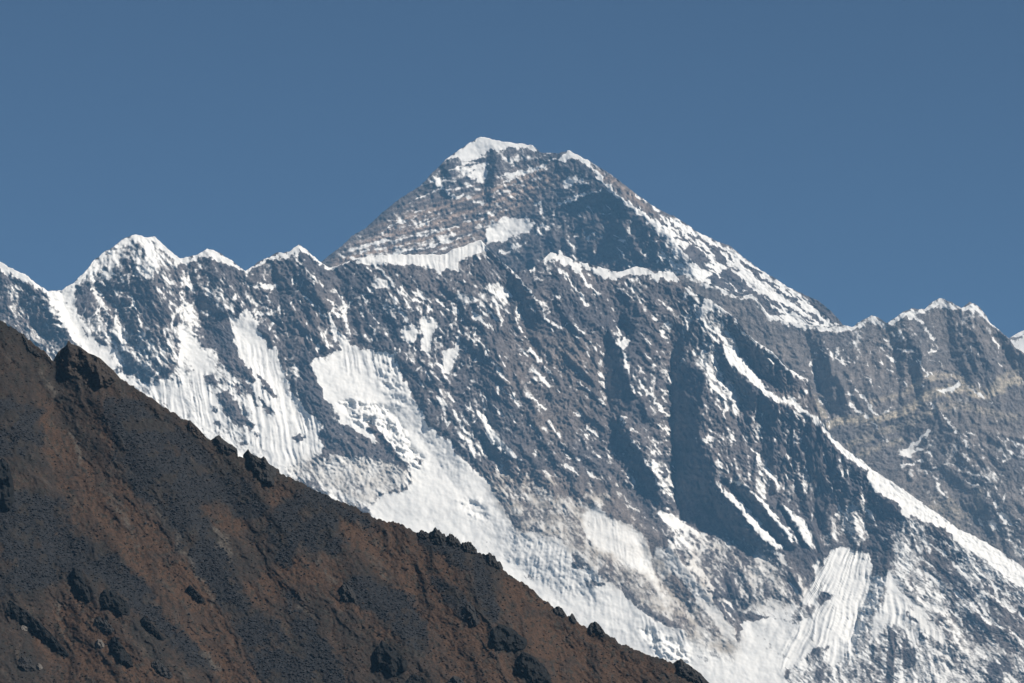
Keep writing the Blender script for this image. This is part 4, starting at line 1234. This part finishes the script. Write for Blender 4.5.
c_rust = np.array([0.064, 0.041, 0.029], np.float32)
c_pale = np.array([0.062, 0.052, 0.043], np.float32)
c_scr = np.array([0.026, 0.027, 0.030], np.float32)
hf = np.clip(heath_f * 1.1 + 0.40 * broad + 0.25 * streak, 0, 1)[..., None]
hc = c_dark * (1 - hf) + c_rust * hf
pale = (sstep(0.45, 0.8, streak + 0.3 * spot) * 0.6)[..., None]
hc = hc * (1 - pale) + c_pale * pale
rib = sstep(0.02, 0.22, rk + 0.25 * broad)[..., None] * (0.45 * (1 - scree_f))[..., None]
hc = hc * (1 - rib) + np.array([0.030, 0.028, 0.027], np.float32) * (1 + 0.5 * streak[..., None]) * rib
bush = sstep(0.30, 0.5, spot + 0.25 * streak)[..., None] * 0.65
dirt_l = np.zeros(HX.shape, np.float32)
for p in ([(68, 432, 2), (76, 445, 3), (86, 462, 1.5)], [(104, 492, 1), (122, 515, 1.5), (138, 545, 1)], [(172, 530, 1), (190, 560, 1.6), (205, 590, 1.2), (212, 602, 1)], [(150, 500, 1), (163, 520, 1.3)],
          [(216, 530, 3), (226, 548, 6), (230, 556, 4)], [(40, 370, 1.5), (55, 395, 2)], [(55, 605, 2), (60, 620, 3)], [(318, 560, 1), (334, 582, 1.5)], [(300, 600, 1), (312, 618, 2)], [(205, 655, 4), (216, 668, 5)], [(372, 556, 1), (392, 580, 1.4)]):
    lay_line(dirt_l, HWX, HWY, p, 1.0, 2.0)
dirt_l = (dirt_l * np.clip(0.75 + 0.5 * spot, 0, 1))[..., None]
hc = hc * (1 - bush) + np.array([0.026, 0.027, 0.024], np.float32) * bush
sf = np.clip(scree_f + 0.25 * spot * (scree_f > 0.05), 0, 1)[..., None]
hc = hc * (1 - sf) + (c_scr * (1 + 0.3 * fbm(HX, HY, 2.4, 2, 0.7, 77.0)[..., None])) * sf
hc = hc * (1 - dirt_l) + np.array([0.085, 0.076, 0.066], np.float32) * dirt_l


def hext(a):
    return np.concatenate([np.repeat(a[:1], 10, 0), a, np.repeat(a[-1:], 4, 0)])


HO = make_grid('hillside', np.concatenate([np.stack(hbk), hface, np.stack(hfoot)]), {'rock': hext(hc)})
tag(HO, 'dark brown heath-covered hillside with grey scree, falling to the right', 'hillside', kind='structure')


def ground_material(name, scale, bump, attr='rock', base=None, island=0.0):
    m = bpy.data.materials.new(name)
    m.use_nodes = True
    nt = m.node_tree
    b = nt.nodes['Principled BSDF']
    geo = node(nt, 'ShaderNodeNewGeometry')
    n1 = node(nt, 'ShaderNodeTexNoise')
    n1.inputs['Scale'].default_value = scale
    n1.inputs['Detail'].default_value = 5
    n1.inputs['Roughness'].default_value = 0.7
    nt.links.new(geo.outputs['Position'], n1.inputs['Vector'])
    mr = node(nt, 'ShaderNodeMapRange')
    mr.inputs[1].default_value = 0.3
    mr.inputs[2].default_value = 0.7
    mr.inputs[3].default_value = 0.55
    mr.inputs[4].default_value = 1.45
    nt.links.new(n1.outputs['Fac'], mr.inputs[0])
    mul = node(nt, 'ShaderNodeMix', data_type='RGBA', blend_type='MULTIPLY')
    mul.inputs[0].default_value = 1.0
    if base is None:
        ro = node(nt, 'ShaderNodeAttribute', attribute_name=attr)
        nt.links.new(ro.outputs['Color'], mul.inputs[6])
    else:
        mul.inputs[6].default_value = (*base, 1)
    nt.links.new(mr.outputs[0], mul.inputs[7])
    out = mul.outputs[2]
    if island > 0:
        mi = node(nt, 'ShaderNodeMapRange')
        mi.inputs[3].default_value = 1 - island
        mi.inputs[4].default_value = 1 + island
        nt.links.new(geo.outputs['Random Per Island'], mi.inputs[0])
        m2 = node(nt, 'ShaderNodeMix', data_type='RGBA', blend_type='MULTIPLY')
        m2.inputs[0].default_value = 1.0
        nt.links.new(out, m2.inputs[6])
        nt.links.new(mi.outputs[0], m2.inputs[7])
        out = m2.outputs[2]
    nt.links.new(out, b.inputs['Base Color'])
    b.inputs['Roughness'].default_value = 0.9
    b.inputs['Specular IOR Level'].default_value = 0.1
    bp = node(nt, 'ShaderNodeBump')
    bp.inputs['Distance'].default_value = bump
    bp.inputs['Strength'].default_value = 0.8
    nt.links.new(n1.outputs['Fac'], bp.inputs['Height'])
    nt.links.new(bp.outputs[0], b.inputs['Normal'])
    return m


HO.data.materials.append(ground_material('heath', 0.5, 0.8))
mat_scree = ground_material('scree_stone', 0.8, 0.4, base=(0.030, 0.031, 0.034), island=0.4)
mat_crag = ground_material('crag_stone', 0.35, 0.7, base=(0.036, 0.035, 0.035))
mat_crag_brown = ground_material('crag_stone_brown', 0.35, 0.7, base=(0.046, 0.038, 0.033))
mat_dark_shaded = ground_material('dark_stone_shaded', 0.35, 0.7, base=(0.017, 0.0175, 0.018))  # dark crag stone with shade of left faces and gullies put into its colour
mat_pale = ground_material('pale_stone', 0.6, 0.4, base=(0.13, 0.12, 0.11))
mat_shrub = ground_material('dwarf_shrub', 1.2, 0.3, base=(0.030, 0.022, 0.017), island=0.5)


def hill_depth(px, py):
    """distance of the hill surface at a picture position"""
    px = np.atleast_1d(np.asarray(px, float))
    py = np.atleast_1d(np.asarray(py, float))
    j = np.clip((px - hx[0]) / 0.85, 0, len(hx) - 1).astype(int)
    v = np.clip((py - hyt[j]) / (885 - hyt[j]), 0, 1) * (HNR - 1)
    return HDEP[np.round(v).astype(int), j]


OCT = np.array([(1, 0, 0), (-1, 0, 0), (0, 1, 0), (0, -1, 0), (0, 0, 1), (0, 0, -1)], float)
OCF = np.array([(0, 2, 4), (2, 1, 4), (1, 3, 4), (3, 0, 4), (2, 0, 5), (1, 2, 5), (3, 1, 5), (0, 3, 5)])


def scatter(name, label, cat, field, n, r0, r1, flat, mat, seed, vis=0.98):
    """many small stones or shrubs over the hill, as one mass"""
    rg = np.random.RandomState(seed)
    px = rg.uniform(-20, 760, n * 8)
    py = rg.uniform(315, 700, n * 8)
    j = np.clip((px - hx[0]) / 0.85, 0, len(hx) - 1).astype(int)
    v = np.clip((py - hyt[j]) / (885 - hyt[j]), 0, 1) * (HNR - 1)
    i = np.round(v).astype(int)
    ok = (py > hyt[j] + 0.5) & (rg.rand(n * 8) < field[i, j])
    k = np.nonzero(ok)[0][:n]
    c = hface[i[k], j[k]]
    m = len(k)
    r = r0 * (r1 / r0) ** (rg.rand(m) ** 3.5)
    V = OCT[None] * (r[:, None, None] * rg.uniform(0.65, 1.3, (m, 6, 1)))
    V += rg.normal(0, 0.18, (m, 6, 3)) * r[:, None, None]
    V[..., 2] *= flat
    a = rg.rand(m) * 6.283
    ca, sa_ = np.cos(a)[:, None], np.sin(a)[:, None]
    x, y = V[..., 0] * ca - V[..., 1] * sa_, V[..., 0] * sa_ + V[..., 1] * ca
    V = np.stack([x, y, V[..., 2] + 0.15 * r[:, None]], -1) + c[:, None, :]
    fc = (OCF[None] + (np.arange(m) * 6)[:, None, None]).reshape(-1, 3)
    me = bpy.data.meshes.new(name)
    me.vertices.add(m * 6)
    me.vertices.foreach_set('co', V.reshape(-1).astype(np.float32))
    me.loops.add(fc.size)
    me.loops.foreach_set('vertex_index', fc.reshape(-1).astype(np.int32))
    me.polygons.add(len(fc))
    me.polygons.foreach_set('loop_start', (np.arange(len(fc)) * 3).astype(np.int32))
    me.update()
    me.materials.append(mat)
    o = bpy.data.objects.new(name, me)
    scene.collection.objects.link(o)
    return tag(o, label, cat, kind='stuff')


scatter('scree', 'grey loose stones lying in broad streaks on the brown hillside', 'scree', np.clip(scree_f * 0.9 + 0.02, 0, 1), 46000, 0.2, 1.5, 0.6, mat_scree, 3)
scatter('undergrowth', 'low rusty and dark dwarf shrubs dotted over the brown hillside', 'shrubs', np.clip((1 - scree_f) * (0.25 + 0.6 * sstep(-0.1, 0.5, spot + 0.5 * streak)), 0, 1), 16000, 0.2, 1.2, 0.7, mat_shrub, 5)


def crag(top, base, label, cat='crag', name='rock_outcrop', mat=None, thick=0.8, seed=0, jag=1.0, group=None):
    """an outcrop of rock: its upper outline and the foot where it meets the hill, with a front, a crest and a back"""
    top = np.array(top, float)
    base = np.array(base, float)
    nu, nf, nbk = 60, 34, 12
    x0, x1 = max(top[0, 0], base[0, 0]), min(top[-1, 0], base[-1, 0])
    u = np.linspace(x0, x1, nu)
    yt_ = np.interp(u, top[:, 0], top[:, 1])
    yb_ = np.maximum(np.interp(u, base[:, 0], base[:, 1]), yt_ + 0.5)
    wpx = x1 - x0
    hmax = (yb_ - yt_).max()
    yt_ = yt_ + jag * 0.05 * hmax * fbm(u, u * 0 + seed, max(wpx / 6, 1.5), 3, 0.6)
    db = hill_depth(u, yb_)
    db = np.convolve(np.pad(db, 6, mode='edge'), np.ones(13) / 13, 'valid')
    hh = (yb_ - yt_)
    edge = np.clip(np.minimum(u - x0, x1 - u) / (0.18 * wpx + 0.01), 0, 1) ** 0.6
    rows = []
    # below the foot, into the ground
    for v in np.linspace(-0.12, 1, nf):
        py = yb_ - v * hh
        t = max(v, 0)
        dep = db + HP * hh * thick * (t ** 1.3) + (HP * 3 if v < 0 else 0)
        X_, Y_ = u, py
        blk = ridged(*rot(X_ + 0 * Y_, Y_, 60, 2.2, 1.0), max(hmax / 2.2, 3), 3, 0.55, 81 + seed)
        blk2 = fbm(X_, Y_, max(hmax / 4, 2), 3, 0.6, 85 + seed)
        off = HP * hmax * (0.30 * blk + 0.14 * blk2) * (0.4 + 0.6 * edge)
        bulge = HP * hmax * 0.15 * edge * math.sin(math.pi * min(max(t, 0), 1)) ** 0.7
        rows.append(at(X_, Y_, dep - off - bulge + HP * hmax * 0.5 * (1 - edge)))
    crest = rows[-1]
    for i in range(1, nbk + 1):
        t = i / nbk
        q = crest.copy()
        q[:, 1] += HP * hmax * 1.1 * t
        q[:, 2] -= HP * (hh * 1.25) * t ** 1.4
        q[:, 1] += HP * hmax * 0.15 * fbm(u, u * 0 + 30 * t, 6, 2, 0.6, seed)
        rows.append(q)
    o = make_grid(name, np.stack(rows), {})
    for p in o.data.polygons:
        p.use_smooth = False
    c = np.stack(rows).reshape(-1, 3)
    o.data.materials.append(mat or mat_crag)
    return tag(o, label, cat, group)


B = mat_crag_brown
crag([(53, 361), (58, 352), (63, 348), (66.5, 345), (68.5, 339.5), (71, 343.5), (79, 346), (88, 353), (95, 355), (100, 358), (108, 366), (114, 371), (121, 379)],
     [(53, 362), (60, 369), (75, 379), (90, 386), (105, 388), (121, 382)], 'big dark crag with a pointed top on the upper left crest of the hill', seed=1, jag=0.3, mat=B)
crag([(185, 421), (190, 420), (197, 427), (202, 432.5), (208, 439)], [(185, 425), (196, 437), (208, 442)], 'brown sloping rock knob on the hill crest right of the big pointed crag', mat=B, seed=2, jag=0.5)
crag([(210, 441), (215, 437), (219, 435), (224, 440), (230, 444), (237, 449)], [(210, 443), (222, 454), (237, 455)], 'dark low crag on the hill crest against the snow slopes, just below the brown knob', seed=3)
crag([(243, 454), (248, 449), (250, 452), (255, 456), (261, 458), (264, 456.5), (268, 462), (279, 471)], [(243, 457), (252, 468), (262, 482), (272, 488), (279, 475)], 'dark double-toothed crag on the hill crest with a steep shaded face', seed=4)
BL = 'dark boulder in the row of rocks along the middle of the hill crest'
BG = 'boulders on the hill crest'
crag([(416, 534), (420, 530.5), (424, 530.5), (430, 535)], [(416, 536), (423, 539), (430, 538)], 'smallest dark boulder, at the upper left end of the row on the hill crest', 'boulder', 'boulder', seed=5, group=BG, jag=3.0)
crag([(428, 535), (432, 529.5), (437, 528.5), (441, 531.5), (447, 537)], [(428, 538), (437, 545), (447, 541)], 'tallest dark boulder of the row on the middle of the hill crest', 'boulder', 'boulder', seed=6, group=BG, jag=3.0)
crag([(445, 538), (450, 534), (456, 536.5), (462, 543)], [(445, 541), (453, 547), (462, 547)], 'dark boulder on the hill crest just right of the tallest one in the row', 'boulder', 'boulder', seed=7, group=BG, jag=3.0)
crag([(460, 544), (466, 541), (471, 543), (477, 550)], [(460, 547), (468, 553), (477, 554)], 'flat dark boulder on the hill crest near the lower end of the boulder row', 'boulder', 'boulder', seed=8, group=BG, jag=3.0)
crag([(482, 555), (489, 553), (495, 557), (503, 567)], [(482, 557), (491, 566), (503, 571)], 'last dark boulder at the lower right end of the row on the hill crest', 'boulder', 'boulder', seed=9, group=BG, jag=3.0)
crag([(552, 609), (558, 606), (562, 608), (567, 616)], [(552, 611), (559, 616), (567, 618)], 'small dark boulder on the hill crest beside a thin pointed stone', 'boulder', 'boulder', seed=10)
crag([(569, 617), (572, 613), (573.5, 614.5), (577, 621)], [(569, 620), (573, 623), (577, 623)], 'thin pointed standing stone on the lower hill crest', 'stone', 'standing_stone', seed=11)
crag([(587, 628), (590, 623.5), (595, 621), (599, 624), (602, 628), (606, 634)], [(587, 631), (596, 636), (606, 637)], 'rounded dark boulder standing alone on the lower hill crest against snow', 'boulder', 'boulder', seed=12)
crag([(672, 664), (677, 660), (681, 658.5), (688, 664), (697, 671), (706, 679), (716, 690)], [(672, 667), (690, 682), (716, 694)], 'dark crag where the hill crest meets the bottom edge of the picture', seed=13)
crag([(370, 661), (376, 650), (382, 639.5), (387, 644), (394, 650), (402, 656), (411, 667)], [(370, 664), (384, 673), (398, 677), (411, 672)], 'pyramid-shaped dark crag, shade in its colour, with a sharp top on rusty ground in the lower middle', seed=14, mat=mat_dark_shaded)  # left-facing shade is painted in through the very dark stone colour
crag([(-14, 470), (-4, 462), (4, 459), (8, 462), (11, 474), (15, 498)], [(-14, 505), (2, 511), (15, 508)], 'dark upright rock pillar at the left edge of the hillside', seed=15, thick=0.3, mat=mat_dark_shaded)
crag([(70, 574), (75, 568), (80, 570), (86, 584), (92, 598)], [(70, 578), (80, 598), (92, 604)], 'narrow dark rock at the top of the rocky knoll, lower left', seed=16, mat=mat_dark_shaded)
crag([(97, 598), (104, 589), (114, 592), (124, 600), (132, 612)], [(97, 602), (112, 612), (132, 616)], 'broad dark rock face just below grey scree in the lower left', seed=17, mat=mat_dark_shaded)
crag([(92, 621), (98, 616), (106, 620), (116, 630)], [(92, 624), (104, 632), (116, 634)], 'small dark rock below the broad rock face, lower left', seed=18)
crag([(108, 642), (114, 636), (122, 645), (136, 664)], [(108, 646), (120, 664), (136, 668)], 'slanting dark rock near the bottom edge, left of a slim dark ledge', seed=19, mat=mat_dark_shaded)
crag([(140, 620), (145, 616), (154, 626), (166, 640)], [(140, 623), (152, 634), (166, 643)], 'slim slanting shade-darkened ledge of rock at the border of the scree, lower left', seed=20, thick=0.25, mat=mat_dark_shaded)
crag([(186, 589), (190, 584), (197, 591), (205, 601)], [(186, 592), (196, 601), (205, 604)], 'slim dark rock on open rusty ground between two scree streaks', seed=21, thick=0.25, mat=mat_dark_shaded)
crag([(150, 664), (157, 659), (165, 666), (174, 677)], [(150, 667), (162, 676), (174, 680)], 'low dark rock at the bottom edge right of the slanting rock', seed=22)
crag([(485, 640), (493, 628), (500, 623), (508, 627), (520, 634), (532, 644)], [(485, 646), (500, 650), (516, 650), (532, 648)], 'wide dark rock outcrop on the lower right part of the hillside', seed=23, mat=mat_dark_shaded)
crag([(512, 662), (522, 652), (532, 655), (546, 668), (556, 684)], [(512, 668), (530, 684), (556, 690)], 'dark rock outcrop at the bottom edge below the wide outcrop', seed=24, mat=mat_dark_shaded)
crag([(461, 611), (468, 602), (474, 606), (479, 622)], [(461, 616), (470, 627), (479, 627)], 'bluish grey upright rock on the slope below the crest boulders', seed=25)
crag([(338, 590), (344, 582), (352, 588), (358, 600)], [(338, 594), (347, 602), (358, 604)], 'dark rock at the upper end of the middle scree streak', seed=26)
crag([(404, 684), (412, 674), (422, 676), (434, 690)], [(404, 690), (418, 692), (434, 694)], 'dark rock cut by the bottom edge under the dark pyramid crag', seed=27, mat=mat_dark_shaded)
crag([(446, 683), (454, 675), (462, 679), (470, 690)], [(446, 690), (458, 692), (470, 694)], 'dark rock cut by the bottom edge right of the dark pyramid crag', seed=28)
crag([(0, 610), (10, 600), (22, 608), (40, 622), (56, 638), (72, 658)], [(0, 614), (20, 622), (45, 642), (72, 664)], 'long dark rock rim slanting down the left side of the rocky knoll', seed=29, thick=0.3, mat=mat_dark_shaded)  # gully shadow painted in as stone colour, as on the narrow rocks nearby
crag([(20, 334), (24, 334), (30, 343), (44, 356)], [(20, 340), (30, 352), (44, 360)], 'low dark rock just below the crest at the upper left corner of the hill', seed=30)
crag([(16, 662), (22, 656), (30, 658), (38, 668)], [(16, 666), (26, 671), (38, 671)], 'pale-topped grey rock near the bottom left corner', seed=31)
crag([(95, 643), (98, 639), (102, 640), (105, 646)], [(95, 646), (100, 649), (105, 648)], 'small pale boulder among dark rocks at the lower left', 'boulder', 'boulder', mat=mat_pale, seed=32)
crag([(36, 666), (38, 663), (41, 664), (43, 668)], [(36, 668), (40, 670), (43, 669)], 'tiny pale boulder near the bottom left corner', 'boulder', 'boulder', mat=mat_pale, seed=33)
crag([(20, 627), (23, 625), (27, 627), (29, 629)], [(20, 629), (24, 631), (29, 631)], 'tiny pale boulder on the dark rim of the rocky knoll', 'boulder', 'boulder', mat=mat_pale, seed=34)

# ------------------------------------------------------------------ valley floor and air
gx_ = np.linspace(-30000, 30000, 60)
gy_ = np.linspace(-3000, 40000, 50)
GXX, GYY = np.meshgrid(gx_, gy_)
GP = np.stack([GXX, GYY, np.full(GXX.shape, -4.0)], -1)
G = make_grid('ground', GP, {})
for p in G.data.polygons:
    p.use_smooth = False
G.data.materials.append(ground_material('valley_ground', 0.01, 2.0, base=(0.10, 0.085, 0.06)))
tag(G, 'brown valley floor hidden below the hillside and mountains', 'ground', kind='structure')

HAZE = 1.9e-5
hm = bpy.data.materials.new('air')
hm.use_nodes = True
nt = hm.node_tree
nt.nodes.remove(nt.nodes['Principled BSDF'])
pv = node(nt, 'ShaderNodeVolumePrincipled')
pv.inputs['Color'].default_value = (0.25, 0.59, 1.0, 1)
pv.inputs['Density'].default_value = HAZE
pv.inputs['Anisotropy'].default_value = 0.0
nt.links.new(pv.outputs[0], nt.nodes['Material Output'].inputs['Volume'])
import bmesh
bm = bmesh.new()
bmesh.ops.create_cube(bm, size=1.0)
zt = 4420.0
for v in bm.verts:
    v.co.x *= 61000
    v.co.y = -3500 if v.co.y < 0 else 40500
    v.co.z = -13.5 if v.co.z < 0 else zt
hme = bpy.data.meshes.new('haze')
bm.to_mesh(hme)
bm.free()
hz = bpy.data.objects.new('haze', hme)
scene.collection.objects.link(hz)
hme.materials.append(hm)
tag(hz, 'thin blue air veiling the far mountains', 'haze', kind='stuff')
